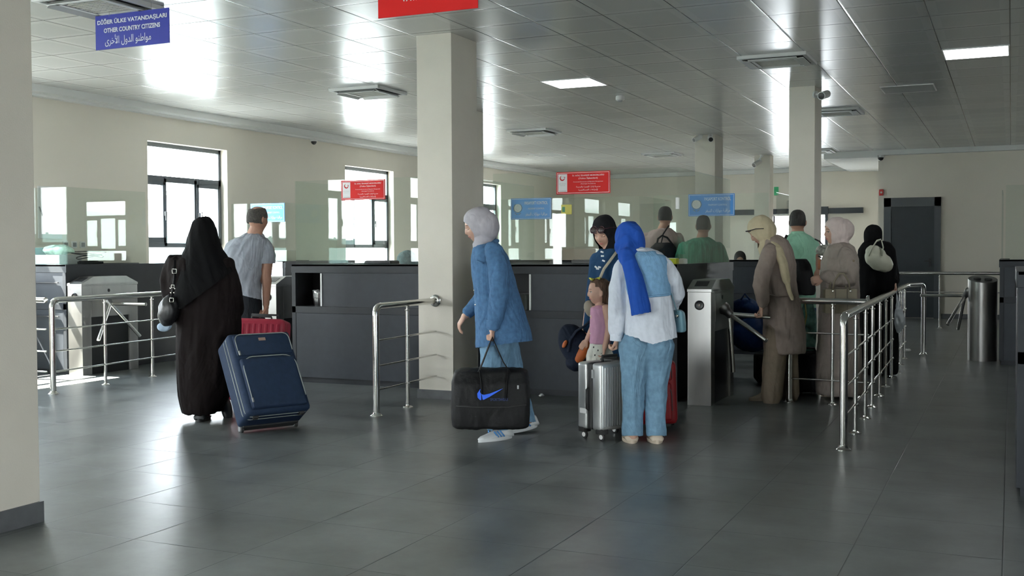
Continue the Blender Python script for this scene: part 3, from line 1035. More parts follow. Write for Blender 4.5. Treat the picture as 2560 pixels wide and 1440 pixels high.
def turnstile(label, x0, y0, side, L=.82, group=None, twist=0., dirs=None):
    r = root('turnstile', label, 'turnstile', (x0, y0, 0), 0, group)
    W, H = .20, .955
    bm = B(0, W, 0, .13, 0, H, .002)
    box(bm, 0, W, L - .13, L, 0, H, .002)
    box(bm, 0, W, .13, L - .13, .62, H)
    finish(bm, 'body', STEEL, r)
    finish(B(.02, W - .02, .128, L - .128, .0, .622), 'recessed_panel', mat('turnstile_dark_panel', (.035, .036, .038), .3, .6), r)  # dark panel set back between the end posts
    # faceted lid
    o = .004
    A = [(-o, 0 - o, H + .002), (W + o, -o, H + .002), (W + o, L + o, H + .002), (-o, L + o, H + .002)]
    A2 = [(x, y, z + .022) for x, y, z in A]
    C = [(.0, .17, 1.055), (W, .17, 1.055), (W, L - .17, 1.055), (.0, L - .17, 1.055)]
    bm = loft(bmesh.new(), [[V(*p) for p in A], [V(*p) for p in A2], [V(*p) for p in C]])
    finish(recalc(bm), 'lid', STEEL, r)
    # displays on the two slopes
    for s in (0, 1):
        bm = bmesh.new()
        y1, y2 = .045, .135
        z1, z2 = .978 + (y1 / .17) * .077, .978 + (y2 / .17) * .077
        pts = [(.045, y1, z1 + .003), (W - .045, y1, z1 + .003), (W - .045, y2, z2 + .003), (.045, y2, z2 + .003)]
        if s:
            pts = [(x, L - y, z) for x, y, z in pts][::-1]
        prism(bm, pts, (0, 0, 0), (0, 0, .002))
        finish(recalc(bm), 'display', BLACK, r)
    rd = finish(lathe(bmesh.new(), [(.040, 0), (.040, .008), (.034, .012), (.03, .010)], c=(.10, 0, .845), axis=(0, -1, 0), seg=24), 'card_reader', BLACK, r, True, angle=40)
    finish(lathe(bmesh.new(), [(.011, .010), (.010, .014)], c=(.104, 0, .847), axis=(0, -1, 0), seg=12), 'keyhole', CHROME, rd)
    xs = W if side > 0 else 0
    finish(B(xs - .002 if side > 0 else -.002, xs + .002, .15, L - .15, .70, .93), 'side_cover', STEEL, r)
    finish(lathe(bmesh.new(), [(.018, 0), (.018, .004)], c=(xs, L * .47, .90), axis=(side, 0, 0)), 'lock', BLACK, r)
    tripod(r, (xs + .035 * side, L * .40, .80), side, twist, dirs)
    return r
turnstile('steel turnstile before the left wall booth, arms hanging', -9.20, 8.74, 1, group=None)
turnstile('steel turnstile beside the right end of the long booth, card reader facing the viewer', -2.475, 9.02, 1, dirs=[(1, .10, -.07), (.75, -.55, -.40), (.06, .02, -1)])
turnstile('pale turnstile half hidden behind the arm of the man in grey', -7.06, 9.25, -1)
# round turnstile far right
r = root('round_turnstile', 'round steel turnstile pillar with slanted top, far right', 'turnstile', (-.30, 14.0, 0))
sg = 32
rg = []
for z, k in ((0, 0), (.93, 0), (.93, 1)):
    ring = []
    for i in range(sg):
        a = 2 * math.pi * i / sg
        x, y = .16 * math.cos(a), .16 * math.sin(a)
        zz = z if not k else .955 + y * .25 + x * -.05
        ring.append(V(x, y, zz if k else min(z, .90)))
    rg.append(ring)
finish(loft(bmesh.new(), rg), 'pillar', STEEL, r, True, angle=40)
for sx in (-.06, .06):
    finish(lathe(bmesh.new(), [(.042, 0), (.042, .012)], c=(sx, -.03, .950 - sx * .05), axis=(.05, -.25, 1)), 'top_reader', BLACK, r)
tripod(r, (-.15, .02, .80), -1, 12)

# ------------------------------------------------------------------ things on and in the booths
def obj1(name, bm, m, label, cat, loc, rz=0., group=None, smooth=False):
    o = finish(bm, name, m, None, smooth, loc, angle=40 if smooth else None)
    o.rotation_euler = (0, 0, rz)
    return tag(o, label, cat, group)

# left booth: stacked bowls, plastic bag with papers, cables
obj1('bowl', recalc(lathe(bmesh.new(), [(.05, 0), (.085, .03), (.105, .075), (.10, .077), (.08, .035), (.03, .012)], seg=28)), mat('dark_green_bowl', (.03, .09, .10), .35), 'dark green bowl on the left booth counter', 'bowl', (-9.92, 9.05, 1.293), smooth=True)
obj1('document_tray', recalc(B(-.28, .28, -.16, .16, 0, .105, .01)), mat('pale_tray', (.62, .62, .60), .6, var=.1, vs=20), 'pale storage box under the green bowl on the left booth', 'box', (-9.76, 9.06, 1.186))
random.seed(4)
bm = ell(bmesh.new(), (0, 0, .05), .19, .10, .055, seg=28, rings=14)
for v in bm.verts:
    v.co += Vector(noise.noise_vector(v.co * 14)) * .028
    v.co.z = max(v.co.z, .001)
obj1('plastic_bag', bm, mat('green_printed_bag', (.42, .56, .46), .3, var=.5, vs=14), 'crumpled greenish plastic bag lying on the pale box', 'bag', (-9.60, 9.0, 1.292), .25, smooth=True)
bm = bmesh.new()
for k in range(5):
    pts = []
    a0 = random.random() * 6
    R_ = .05 + .02 * k
    for i in range(30):
        a = a0 + i / 29 * math.pi * (1.6 + .2 * k)
        pts.append((R_ * 1.5 * math.cos(a), R_ * math.sin(a) * .8, .012 + .02 * k + .05 * abs(math.sin(a * .5 + k)) * (k > 1)))
    tube(bm, pts, .0055, 6)
box(bm, -.11, .15, -.05, .05, 0, .03, .008)
obj1('cable_coil', bm, BLACK, 'tangle of black cables and an adapter behind the booth glass corner', 'cables', (-9.38, 9.22, 1.186), 1.2, smooth=True)
r = root('wall_board', 'blank white board on the left wall beside the sockets', 'board', (XL + .001, 9.39, 1.48))
finish(B(0, .02, -.17, .17, 0, .60, .004), 'board_sheet', PAPER, r)
finish(T([(.03, -.17, .36), (.03, -.12, .26)], .008, 8), 'marker_clip', GREYP, r)
for k in range(3):
    r = root('wall_socket', 'three square wall sockets in a row under the white board' if k == 0 else '', 'socket', (XL + .001, 9.62 + k * .13, 1.41), 0, 'wall sockets left of the first window')
    r['label'] = ('leftmost', 'middle', 'rightmost')[k] + ' of three small wall sockets seen through the left booth glass'
    finish(B(0, .012, -.04, .04, -.04, .04, .004), 'plate', WHITE, r)
    finish(B(.012, .018, -.025, .025, -.025, .025, .003), 'outlet', GREYP, r)

# niches: waste basket with bag, papers
r = root('waste_basket', 'small wire waste basket with a crumpled silver liner in the booth niche', 'basket', (-6.33, 9.25, .766))
wire = bmesh.new()
for k in range(16):
    a = 2 * math.pi * k / 16
    tube(wire, [(.05 * math.cos(a), .05 * math.sin(a), .002), (.068 * math.cos(a), .068 * math.sin(a), .155)], .0018, 5)
for rr_, z in ((.05, .002), (.06, .08), (.069, .155)):
    tube(wire, [(rr_ * math.cos(2 * math.pi * i / 24), rr_ * math.sin(2 * math.pi * i / 24), z) for i in range(25)], .0028, 5)
finish(wire, 'wire_frame', STEELD, r, True)
bm = lathe(bmesh.new(), [(.04, .004), (.05, .06), (.058, .12), (.063, .162), (.05, .158)], seg=28)
for v in bm.verts:
    v.co += Vector(noise.noise_vector(v.co * 45)) * .012
finish(recalc(bm), 'liner', mat('crumpled_foil', (.55, .55, .54), .25, .7), r, True)
r = root('waste_basket', 'dark basket in the right hand niche behind the denim jacket woman', 'basket', (-4.05, 9.25, .766))
finish(recalc(lathe(bmesh.new(), [(.05, 0), (.066, .14), (.069, .15), (.062, .15), (.045, .01)], seg=20)), 'shell', mat('dark_metal_basket', (.06, .065, .06), .3, .6), r, True, angle=40)
finish(lathe(bmesh.new(), [(.070, .147), (.072, .153), (.066, .155)], seg=20), 'rim', STEELD, r, True)

def monitor(loc, rz, label):
    r = root('monitor', label, 'monitor', loc, rz)
    finish(B(-.24, .24, -.02, .02, .12, .42, .006), 'screen_housing', BLACK, r)
    finish(B(-.03, .03, 0, .03, .02, .2), 'stand', BLACK, r)
    finish(B(-.11, .11, -.07, .09, 0, .02, .005), 'foot', BLACK, r)
    finish(B(-.225, .225, .0203, .022, .14, .40), 'screen', mat('screen_dark', (.03, .04, .05), .15), r)
def desk(loc, sx, sy, label):
    r = root('desk', label, 'desk', loc)
    finish(B(-sx / 2, sx / 2, -sy / 2, sy / 2, .72, .75, .003), 'desk_top', CABL, r)
    for a in (-1, 1):
        finish(B(a * (sx / 2 - .04) - .02, a * (sx / 2 - .04) + .02, -sy / 2 + .03, sy / 2 - .03, 0, .72), 'leg', CAB, r)
# scanners and boxes standing on counters
def counter_box(loc, sx, sy, sz, m, label, cat='box', name='cardboard_box', rz=0., lid=None):
    r = root(name, label, cat, loc, rz)
    finish(B(-sx / 2, sx / 2, -sy / 2, sy / 2, 0, sz, .006), 'casing', m, r)
    finish(B(-sx / 2 + .01, sx / 2 - .01, -sy / 2 + .01, sy / 2 - .01, sz, sz + .004), 'lid', lid or m, r)
    return r
YEL = mat('yellow_card', (.62, .60, .02), .5)
counter_box((-2.72, 9.35, 1.186), .13, .09, .05, YEL, 'yellow box on the counter at the booth glass corner', lid=WHITE)
counter_box((-2.64 - .0, 9.47, 1.186), .06, .08, .045, PAPER, 'small white packet beside the yellow box', name='packet', cat='packet')
counter_box((-9.35, 12.80, 1.186), .26, .22, .15, mat('beige_device', (.60, .57, .47), .5), 'beige printer on the counter behind the man in grey', name='printer', cat='printer', lid=WHITE)
counter_box((-3.55, 9.45, 1.186), .22, .16, .035, BLACK, 'flat black passport scanner at the service opening of the booth', name='passport_scanner', cat='scanner', lid=BLACK)
counter_box((-5.72, 9.45, 1.186), .30, .18, .03, BLACK, 'flat black passport scanner behind the glass, left of the column', name='passport_scanner', cat='scanner', lid=BLACK)
counter_box((-4.95, 13.95, 1.186), .10, .08, .12, mat('red_device', (.6, .03, .04), .4), 'small red device glowing pinkish behind the booth glass', name='stamp_holder', cat='device')
monitor((-6.1, 10.0, .735), math.pi + .3, 'black monitor inside the long booth, left part')
monitor((-3.2, 14.35, .75), math.pi - .2, 'black monitor inside the second row booth')
desk((-5.6, 10.35, 0), 1.4, .6, 'slate desk inside the long booth')
desk((-3.4, 14.6, 0), 1.3, .6, 'slate desk inside the second row booth')
bpy.data.objects['monitor'].location.z = .751
bpy.data.objects['monitor'].location.y = 10.35
bpy.data.objects['monitor.001'].location.y = 14.6

def office_chair(loc, rz, label, m):
    r = root('office_chair', label, 'chair', loc, rz)
    finish(recalc(B(-.24, .24, -.03, .05, .60, 1.33, .04, seg=3)), 'backrest', m, r, True, angle=50)
    finish(recalc(B(-.25, .25, 0, .5, .44, .52, .035, seg=3)), 'seat', m, r, True, angle=50)
    finish(T([(0, .25, .06), (0, .25, .44)], .03), 'column', BLACK, r, True, angle=40)
    for k in range(5):
        a = 2 * math.pi * k / 5
        finish(T([(0, .25, .09), (.28 * math.cos(a), .25 + .28 * math.sin(a), .05), (.30 * math.cos(a), .25 + .30 * math.sin(a), .002)], [.02, .018, .012], 8), 'leg', BLACK, r, True)
office_chair((-4.62, 15.0, 0), math.pi, 'high grey office chair inside the second row booth', mat('grey_chair_fabric', (.22, .23, .23), .8))

# notices far behind the glass: yellow sign on the back wall
r = root('wall_sign', 'small yellow sign seen through the booth glass beside the blue sign', 'sign', (-5.44, 13.755, 1.80))
finish(B(-.075, .075, -.002, .002, 0, .13), 'board', mat('sign_yellow', (.75, .62, .10), .5), r)
finish(B(-.06, -.02, -.004, -.002, .03, .10), 'pictogram', mat('sign_green', (.05, .25, .12), .5), r)
r = root('exit_sign', 'small green exit sign far away above the booths', 'sign', (-5.62, YB - .001, 3.0))
finish(B(-.05, .05, -.02, 0, -.10, .10), 'casing', mat('sign_green2', (.02, .30, .12), .5), r)
r['label'] = 'small green sign plate on the back wall left of the right column'
r.location = (-5.05, YB - .001, 2.70)

# litter, and a white lump in place of a chrome glint
def litter(loc, label, s=1.):
    bm = ell(bmesh.new(), (0, 0, .012 * s), .03 * s, .018 * s, .012 * s, seg=12, rings=8)
    for v in bm.verts:
        v.co += Vector(noise.noise_vector(v.co * 60 + Vector(loc))) * .008 * s
        v.co.z = max(v.co.z, 0.0005)
    obj1('scrap_or_glint', bm, PAPER, label, 'litter', loc, random.random() * 3, smooth=True)
litter((-3.83, 9.06, 0), 'white paper scrap at the foot of the dark booth')
litter((-1.196, 14.85, 0), 'white lump standing in for the glint of a chrome plate at the far end of the long railing', 1.6)  # white lump added where a chrome base plate glints
# ------------------------------------------------------------------ organic modelling helpers
def P(x, y, D):
    d = _fw + _rt * ((x - 1280) / F_PX) - _up * ((y - 720) / F_PX)
    return EYE + d * (D / d.dot(FV))

def foot(x, y):
    d = _fw + _rt * ((x - 1280) / F_PX) - _up * ((y - 720) / F_PX)
    return EYE + d * (-CAM_H / d.z)

def depth_of(p):
    return Vector(p).dot(FV)

_rng = np.random.RandomState(7)
_perm = _rng.permutation(256)
_perm = np.concatenate([_perm, _perm])
_grad = _rng.normal(size=(256, 3))
_grad /= np.linalg.norm(_grad, axis=1)[:, None]
def pn(p):
    i = np.floor(p).astype(int)
    f = p - i
    u = f * f * f * (f * (f * 6 - 15) + 10)
    i &= 255
    tot = 0
    for a in (0, 1):
        for b in (0, 1):
            for c in (0, 1):
                h = _perm[_perm[_perm[(i[:, 0] + a) & 255] + ((i[:, 1] + b) & 255)] + ((i[:, 2] + c) & 255)]
                g = _grad[h]
                w_ = (u[:, 0] if a else 1 - u[:, 0]) * (u[:, 1] if b else 1 - u[:, 1]) * (u[:, 2] if c else 1 - u[:, 2])
                tot = tot + w_ * (g * (f - np.array([a, b, c]))).sum(1)
    return tot

def folds(amp, fh, fz, seed=0., ridged=True, shear=0.):
    def fn(co):
        q = np.stack([co[:, 0] * fh + seed + co[:, 2] * shear, co[:, 1] * fh + seed * 1.7, co[:, 2] * fz + seed * .3], 1)
        v = pn(q)
        if ridged:
            v = (0.35 - np.abs(v)) * 1.2
        q2 = q * 2.1 + 11
        return amp * (v + .4 * pn(q2))
    return fn

def organic(bm, name, m, parent, vox=.007, sm=6, disp=None, cut=None):
    """melt the closed pieces of bm into one continuous surface"""
    recalc(bm)
    me = bpy.data.meshes.new('tmp')
    bm.to_mesh(me)
    bm.free()
    o = bpy.data.objects.new('tmp', me)
    COL.objects.link(o)
    md = o.modifiers.new('r', 'REMESH')
    md.mode = 'VOXEL'
    md.voxel_size = vox
    md.adaptivity = 0
    if sm:
        s_ = o.modifiers.new('s', 'SMOOTH')
        s_.factor = .5
        s_.iterations = sm
    dg = bpy.context.evaluated_depsgraph_get()
    out = bpy.data.meshes.new_from_object(o.evaluated_get(dg))
    bpy.data.objects.remove(o)
    bpy.data.meshes.remove(me)
    n = len(out.vertices)
    co = np.empty(n * 3, np.float32); out.vertices.foreach_get('co', co)
    co = co.reshape(-1, 3).astype(float)
    if disp is not None:
        no = np.empty(n * 3, np.float32); out.vertex_normals.foreach_get('vector', no)
        no = no.reshape(-1, 3)
        for d in (disp if isinstance(disp, (list, tuple)) else [disp]):
            co = co + no * d(co)[:, None]
        out.vertices.foreach_set('co', co.astype(np.float32).ravel())
    if cut is not None:
        k = cut(co)
        b2 = bmesh.new()
        b2.from_mesh(out)
        b2.verts.ensure_lookup_table()
        bmesh.ops.delete(b2, geom=[b2.verts[i] for i in np.nonzero(k)[0]], context='VERTS')
        for _ in range(4):      # soften the cut edge
            bd = [v for v in b2.verts if v.is_boundary]
            new = [(v, sum((e.other_vert(v).co for e in v.link_edges if e.is_boundary), Vector()) / max(1, sum(e.is_boundary for e in v.link_edges))) for v in bd]
            for v, c in new:
                v.co = v.co.lerp(c, .5)
        b2.to_mesh(out)
        b2.free()
    out.update()
    return link_mesh(out, name, m, parent, True, world=True)

def to_px(co):
    d = co - np.array(EYE)
    z = d @ np.array(_fw)
    return 1280 + F_PX * (d @ np.array(_rt)) / z, 720 - F_PX * (d @ np.array(_up)) / z

def cdir(a, b, c=0.):
    """direction from camera-frame components right, forward, up"""
    return (RV * a + FV * b + ZV * c).normalized()

SKIN = mat('skin_fair', (.50, .30, .22), .55, var=.06, vs=30)
SKIN2 = mat('skin_tan', (.36, .19, .13), .55, var=.08, vs=30)
EYEW = mat('eye_white', (.55, .53, .50), .3)
IRIS = mat('eye_iris', (.03, .015, .01), .2)
LIPS = mat('lip_rose', (.42, .13, .12), .5)
BROW = mat('brow_brown', (.05, .03, .02), .8)
HAIRD = mat('dark_hair', (.022, .018, .016), .75, var=.5, vs=40, bump=.6, bs=160, stretch=(1, 1, .3))
HAIRG = mat('greying_hair', (.045, .040, .035), .8, var=.6, vs=60, bump=.6, bs=160)

class Head:
    """sculpted head; f face direction, c centre"""
    def __init__(self, c, f, s=.95, up=None):
        self.c, self.s = Vector(c), s
        self.f = Vector(f).normalized()
        up = Vector(up) if up is not None else ZV
        self.r = self.f.cross(up).normalized()
        self.u = self.r.cross(self.f).normalized()
    def W(self, x, y, z):
        return self.c + (self.r * x + self.f * y + self.u * z) * self.s
    def surf(self, x, z, lift=0.):
        q = max(0., 1 - (x / .076) ** 2 - (z / .118) ** 2) ** .5
        return self.W(x, self.yy(x, z, .094 * q * (1 - .1 * max(0, -z / .118))) + lift, z)
    @staticmethod
    def yy(x, z, y):
        g = lambda a, b, sa, sb: math.exp(-((x - a) / sa) ** 2 - ((z - b) / sb) ** 2)
        return y + (.015 * g(0, -.006, .010, .020) + .014 * g(0, -.025, .012, .010) - .011 * (g(.031, .010, .017, .012) + g(-.031, .010, .017, .012))
                    + .004 * (g(.03, .032, .024, .008) + g(-.03, .032, .024, .008)) + .008 * g(0, -.051, .019, .006) + .006 * g(0, -.062, .016, .006)
                    - .004 * g(0, -.0565, .022, .0025) + .010 * g(0, -.088, .024, .016) + .004 * (g(.045, -.02, .02, .02) + g(-.045, -.02, .02, .02)))
    def add(self, bm, ears=True, seg=72, rings=54):
        rr = []
        for i in range(rings + 1):
            th = math.pi * min(max(i / rings, .012), .988)
            z = -math.cos(th)
            ring = []
            for k in range(seg):
                a = 2 * math.pi * k / seg
                rad = math.sin(th) if z <= 0 else (1 - min(z, .9995) ** 2.6) ** (1 / 2.6) * (1 if z > .2 else 1)
                rad = math.sin(th) + (rad - math.sin(th)) * min(1, max(0, z * 2.5))
                x, y = rad * math.cos(a), rad * math.sin(a)
                X, Y, Z = .076 * x, .094 * y, .118 * z
                if z < 0:
                    X *= 1 - .27 * (-z) ** 1.7
                    Y *= 1 - .10 * (-z)
                    if y < 0:
                        Y *= 1 - .45 * max(0, -z - .25)
                if y > 0:
                    Y = self.yy(X, Z, Y) if y > .05 else Y
                ring.append(self.W(X, Y, Z))
            rr.append(ring)
        loft(bm, rr)
        if ears:
            for s in (-1, 1):
                ell(bm, self.W(s * .078, -.006, -.004), .012 * self.s, .020 * self.s, .032 * self.s, (self.r, (self.f - self.r * s * .5).normalized(), self.u), 12, 8)
        return bm
    def features(self, root_, down=True, brow=BROW, lips=LIPS, sides=(-1, 1)):
        for s in sides:
            e = finish(ell(bmesh.new(), self.surf(s * .031, .008, -.0045), .0135 * self.s, .009 * self.s, .0075 * self.s, (self.r, self.f, self.u), 16, 10), 'eyelid' if down else 'eye', SKIN if down else EYEW, root_, True, world=True)
            if not down:
                finish(ell(bmesh.new(), self.surf(s * .031, .008, .0025), .0058 * self.s, .004 * self.s, .0062 * self.s, (self.r, self.f, self.u), 12, 8), 'iris', IRIS, e, True, world=True)
            finish(T([self.surf(s * (.018 + .0055 * k), (.006 if down else .014) - (.0022 if down else -.002) * math.sin(math.pi * k / 5), .003) for k in range(6)], .0016 * self.s, 6), 'eyelashes', IRIS, root_, True, world=True)
            finish(T([self.surf(s * (.014 + .0065 * k), .036 - .0012 * k + .003 * math.sin(math.pi * k / 5.5), .001) for k in range(6)], [.0026 * self.s] * 4 + [.002 * self.s, .0012 * self.s], 6), 'eyebrow', brow, root_, True, world=True)
        for zz, w_, t in ((-.0515, .020, .0034), (-.0605, .017, .0040)):
            finish(T([self.surf(w_ * (k / 4 - 1), zz + .002 * math.cos((k / 4 - 1) * 1.5), .000) for k in range(9)], [t * self.s * (.35 + .65 * math.sin(math.pi * (k + .5) / 9)) for k in range(9)], 8), 'lip', lips, root_, True, world=True)
    def local(self, co):
        d = (co - np.array(self.c)) / self.s
        return d @ np.array(self.r), d @ np.array(self.f), d @ np.array(self.u)
    def face_cut(self, w_=.060, h=.083, zc=-.016, ymin=.015):
        def fn(co):
            x, y, z = self.local(co)
            return (y > ymin) & ((x / w_) ** 2 + ((z - zc) / h) ** 2 < 1)
        return fn
    def shell(self, bm, k=1.17, back=.012, upo=.008):
        c = self.W(0, -back, upo)
        rr = []
        for i in range(25):
            th = math.pi * min(max(i / 24, .012), .988)
            z = -math.cos(th)
            rad = math.sin(th)
            if z > 0:
                rad += ((1 - min(z, .9995) ** 2.6) ** (1 / 2.6) - rad) * min(1, z * 2.5)
            rr.append([c + (self.r * (.078 * rad * math.cos(2 * math.pi * q / 36)) + self.f * (.097 * rad * math.sin(2 * math.pi * q / 36)) + self.u * (.116 * z)) * k * self.s for q in range(36)])
        loft(bm, rr)
        return bm

def hand(bm, wrist, d, n, thumb=1, curl=.9, s=1., spread=.0):
    """fingers along d, palm faces n, thumb on side thumb*(d x n)"""
    d, n = Vector(d).normalized(), Vector(n).normalized()
    n = (n - d * n.dot(d)).normalized()
    a = d.cross(n) * thumb
    w_ = Vector(wrist)
    pc = w_ + d * .050 * s
    ell(bm, pc, .040 * s, .052 * s, .015 * s, (a, d, n), 16, 12)
    tube(bm, [w_ - d * .02 * s, w_ + d * .03 * s], [.025 * s, .030 * s], 12, flat=.7)
    for i, (off, ln) in enumerate(((.029, .072), (.010, .082), (-.010, .076), (-.028, .060))):
        p = w_ + d * .088 * s + a * off * s
        pts, ang = [p - d * .02 * s, p], .15
        for q in (.45, .30, .25):
            ang += curl * (1.0 if q == .45 else .9)
            dd = (d * math.cos(ang) + n * math.sin(ang) + a * spread * (i - 1.5) * -.1).normalized()
            p = p + dd * ln * q * s
            pts.append(p)
        tube(bm, pts, [.0095 * s, .0092 * s, .0085 * s, .0080 * s, .0070 * s], 10, dome=True)
    p = w_ + d * .030 * s + a * .030 * s
    t1 = (d * .75 + a * .55 + n * .35).normalized()
    t2 = (d * .8 + n * .55 - a * .1).normalized()
    tube(bm, [p - t1 * .02 * s, p, p + t1 * .035 * s, p + t1 * .035 * s + t2 * .030 * s], [.013 * s, .013 * s, .0105 * s, .0085 * s], 10, dome=True)
    return bm

class Fig:
    def __init__(self, label, D, fx, fy=None, group=None):
        self.D, self.k = D, D / F_PX
        p = foot(fx, fy) if fy else P(fx, 700, D)
        p.z = 0
        self.r = root('person', label, 'person', p, 0, group)
    def P(self, x, y, dd=0.):
        return P(x, y, self.D + dd)
    def limb(self, bm, pts, seg=16, flat=1.):
        """(x,y,dd,radius m)"""
        return tube(bm, [self.P(*p[:3]) for p in pts], [p[3] for p in pts], seg, dome=True, flat=flat)
    def rings(self, bm, rows, seg=40, e=2.0):
        """(x, y, dd, half width px, half depth m[, turn])"""
        out = []
        for q in rows:
            c = self.P(*q[:3])
            t = q[5] if len(q) > 5 else 0.
            A = RV * math.cos(t) + FV * math.sin(t)
            B_ = FV * math.cos(t) - RV * math.sin(t)
            ring = []
            for i in range(seg):
                a = 2 * math.pi * i / seg
                ca, sa = math.cos(a), math.sin(a)
                ring.append(c + A * (q[3] * self.k * abs(ca) ** (2 / e) * (1 if ca > 0 else -1)) + B_ * (q[4] * abs(sa) ** (2 / e) * (1 if sa > 0 else -1)))
            out.append(ring)
        return loft(bm, out)
    def body(self, bm, skin, vox=.006, sm=3):
        return organic(bm, 'body', skin, self.r, vox, sm)
    def cloth(self, bm, name, m, vox=.008, sm=6, disp=None, cut=None, parent=None):
        return organic(bm, name, m, parent or self.r, vox, sm, disp, cut)

def shoe(F, heel, toe, w_, name, m, sole=None, hgt=.085, stripes=None, pitch=0.):
    """heel, toe: ground points"""
    h, t = Vector(heel), Vector(toe)
    d = (t - h); L = d.length; d.normalize()
    sdir = d.cross(ZV).normalized()
    up_ = sdir.cross(d).normalized()
    prof = [(0, .7, .55), (.06, .92, .95), (.22, .95, 1.0), (.40, .92, .92), (.58, 1.0, .66), (.76, 1.0, .50), (.90, .8, .42), (1.0, .35, .30)]
    rr = []
    for a, ws, hs in prof:
        c = h + d * L * a
        ring = []
        for i in range(20):
            an = 2 * math.pi * i / 20
            x, z = math.cos(an) * w_ / 2 * ws, math.sin(an)
            z = (z * .5 + .5) * hgt * hs if z > -.4 else .018
            ring.append(c + sdir * x * (1 if math.sin(an) < .2 else .85) + up_ * (max(z, .018)))
        rr.append(ring)
    o = finish(recalc(loft(bmesh.new(), rr)), name, m, F.r, True, world=True)
    rr = []
    for z, k in ((.0, .96), (.004, 1.02), (.022, 1.03), (.026, .98)):
        ring = []
        for i in range(28):
            an = 2 * math.pi * i / 28
            q = (math.cos(an) * .5 + .5)
            wf = (.8 + .25 * math.sin(q * math.pi * .9 + .3))
            ring.append(h + d * L * (q * 1.03 - .015) + sdir * math.sin(an) * w_ / 2 * wf * k + up_ * z)
        rr.append(ring)
    finish(recalc(loft(bmesh.new(), rr)), 'sole', sole or m, o, True, world=True, angle=50)
    if stripes is not None:
        for k in range(3):
            for s in (-1, 1):
                a = .34 + k * .09
                finish(T([h + d * L * a + sdir * s * w_ * .46 + up_ * .026, h + d * L * (a + .06) + sdir * s * w_ * .44 + up_ * .045, h + d * L * (a + .10) + sdir * s * w_ * .31 + up_ * .066], .006, 6), 'stripe', stripes, o, True, world=True)
    return o

# ------------------------------------------------------------------ luggage
def place(label, cat, name, o, xdir, tilt, roll=0.):
    """root whose local x runs along xdir (plan), leaning back by tilt"""
    r = root(name, label, cat, o)
    r.rotation_euler = (Matrix.Rotation(math.atan2(xdir[1], xdir[0]), 3, 'Z') @ Matrix.Rotation(-tilt, 3, 'X') @ Matrix.Rotation(roll, 3, 'Y')).to_euler()
    return r

def arch(x0, x1, z0, z1, y, rad, n=5):
    """open-bottom rounded outline"""
    pts = [(x0, y, z0)]
    for (cx, cz, a0) in ((x0 + rad, z1 - rad, 180), (x1 - rad, z1 - rad, 90)):
        for k in range(n + 1):
            a = math.radians(a0 - 90 * k / n)
            pts.append((cx + rad * math.cos(a), y, cz + rad * math.sin(a)))
    pts.append((x1, y, z0))
    return pts
RUB = mat('rubber_black', (.02, .02, .02), .6)
ZIP = mat('zipper_grey', (.30, .32, .30), .4, .3)
ZIPB = mat('zipper_steel', (.5, .5, .48), .3, .9)

def wheel(parent, c, rad=.032, t=.022, hubm=None):
    o = finish(lathe(bmesh.new(), [(rad * .7, -t / 2), (rad, -t / 3), (rad, t / 3), (rad * .7, t / 2)], c=c, axis=(1, 0, 0), seg=24), 'wheel', RUB, parent, True, angle=40)
    finish(lathe(bmesh.new(), [(rad * .62, -t / 2 - .002), (rad * .62, t / 2 + .002)], c=c, axis=(1, 0, 0), seg=20), 'wheel_hub', hubm or WHITE, o, True, angle=40)
    return o

def soft_case(r, W, Tt, H, m, piping, pocket=True, wheels=True):
    """origin under the rear wheels, front face looks to -y"""
    y1 = 0.; y0 = -Tt
    b = .03
    sh = finish(recalc(B(-W / 2, W / 2, y0, y1, b, b + H, .045, seg=4)), 'shell', m, r, True, angle=60)
    z0, z1 = b, b + H
    for yy in (y0 + .055, y0 + .10):
        finish(T(rrect(-W / 2 - .001, W / 2 + .001, z0 - .001, z1 + .001, yy, .05), .0035, 6), 'zipper', piping, sh, True)
    if pocket:
        finish(recalc(B(-W / 2 + .035, W / 2 - .035, y0 - .030, y0 + .02, z0 + .03, z0 + H * .66, .028, seg=4)), 'lower_pocket', m, r, True, angle=60)
        finish(T(arch(-W / 2 + .045, W / 2 - .035, z0 + .10, z0 + H * .67, y0 - .024, .09), .0045, 6), 'pocket_zipper', piping, r, True)
        finish(recalc(B(-W / 2 + .03, W / 2 - .03, y0 - .014, y0 + .02, z0 + H * .70, z1 - .03, .012, seg=3)), 'upper_pocket', m, r, True, angle=60)
        finish(T(arch(-W / 2 + .04, W / 2 - .03, z0 + H * .74, z1 - .025, y0 - .012, .05), .004, 6), 'pocket_zipper', piping, r, True)
        finish(B(-.028, .028, y0 - .018, y0 - .012, z1 - .085, z1 - .06, .004), 'badge', mat('badge_copper', (.45, .30, .24), .35, .6), r)
        for x, z in ((-W / 2 + .046, z0 + .11), (-W / 2 + .041, z0 + H * .745)):
            finish(B(x - .006, x + .006, y0 - .034, y0 - .022, z - .035, z, .002), 'zip_pull', ZIPB, r)
    finish(T([(-.09, y0 + Tt * .5, z1 - .005), (-.08, y0 + Tt * .5, z1 + .03), (.08, y0 + Tt * .5, z1 + .03), (.09, y0 + Tt * .5, z1 - .005)], .011, 8), 'carry_handle', RUB, r, True)
    bm = B(-W / 2 + .03, W / 2 - .03, y1 - .05, y1 + .012, z0 - .012, z0 + .03, .006)
    finish(bm, 'base_bar', RUB, r)
    if wheels:
        for s in (-1, 1):
            wheel(r, (s * (W / 2 - .035), y1 + .002, .033), .033, .026, GREYP)
        for s in (-1, 1):
            finish(B(s * (W / 2 - .07) - .02, s * (W / 2 - .07) + .02, y0 + .04, y0 + .07, z0 - .018, z0 + .01, .004), 'foot_stud', RUB, r)

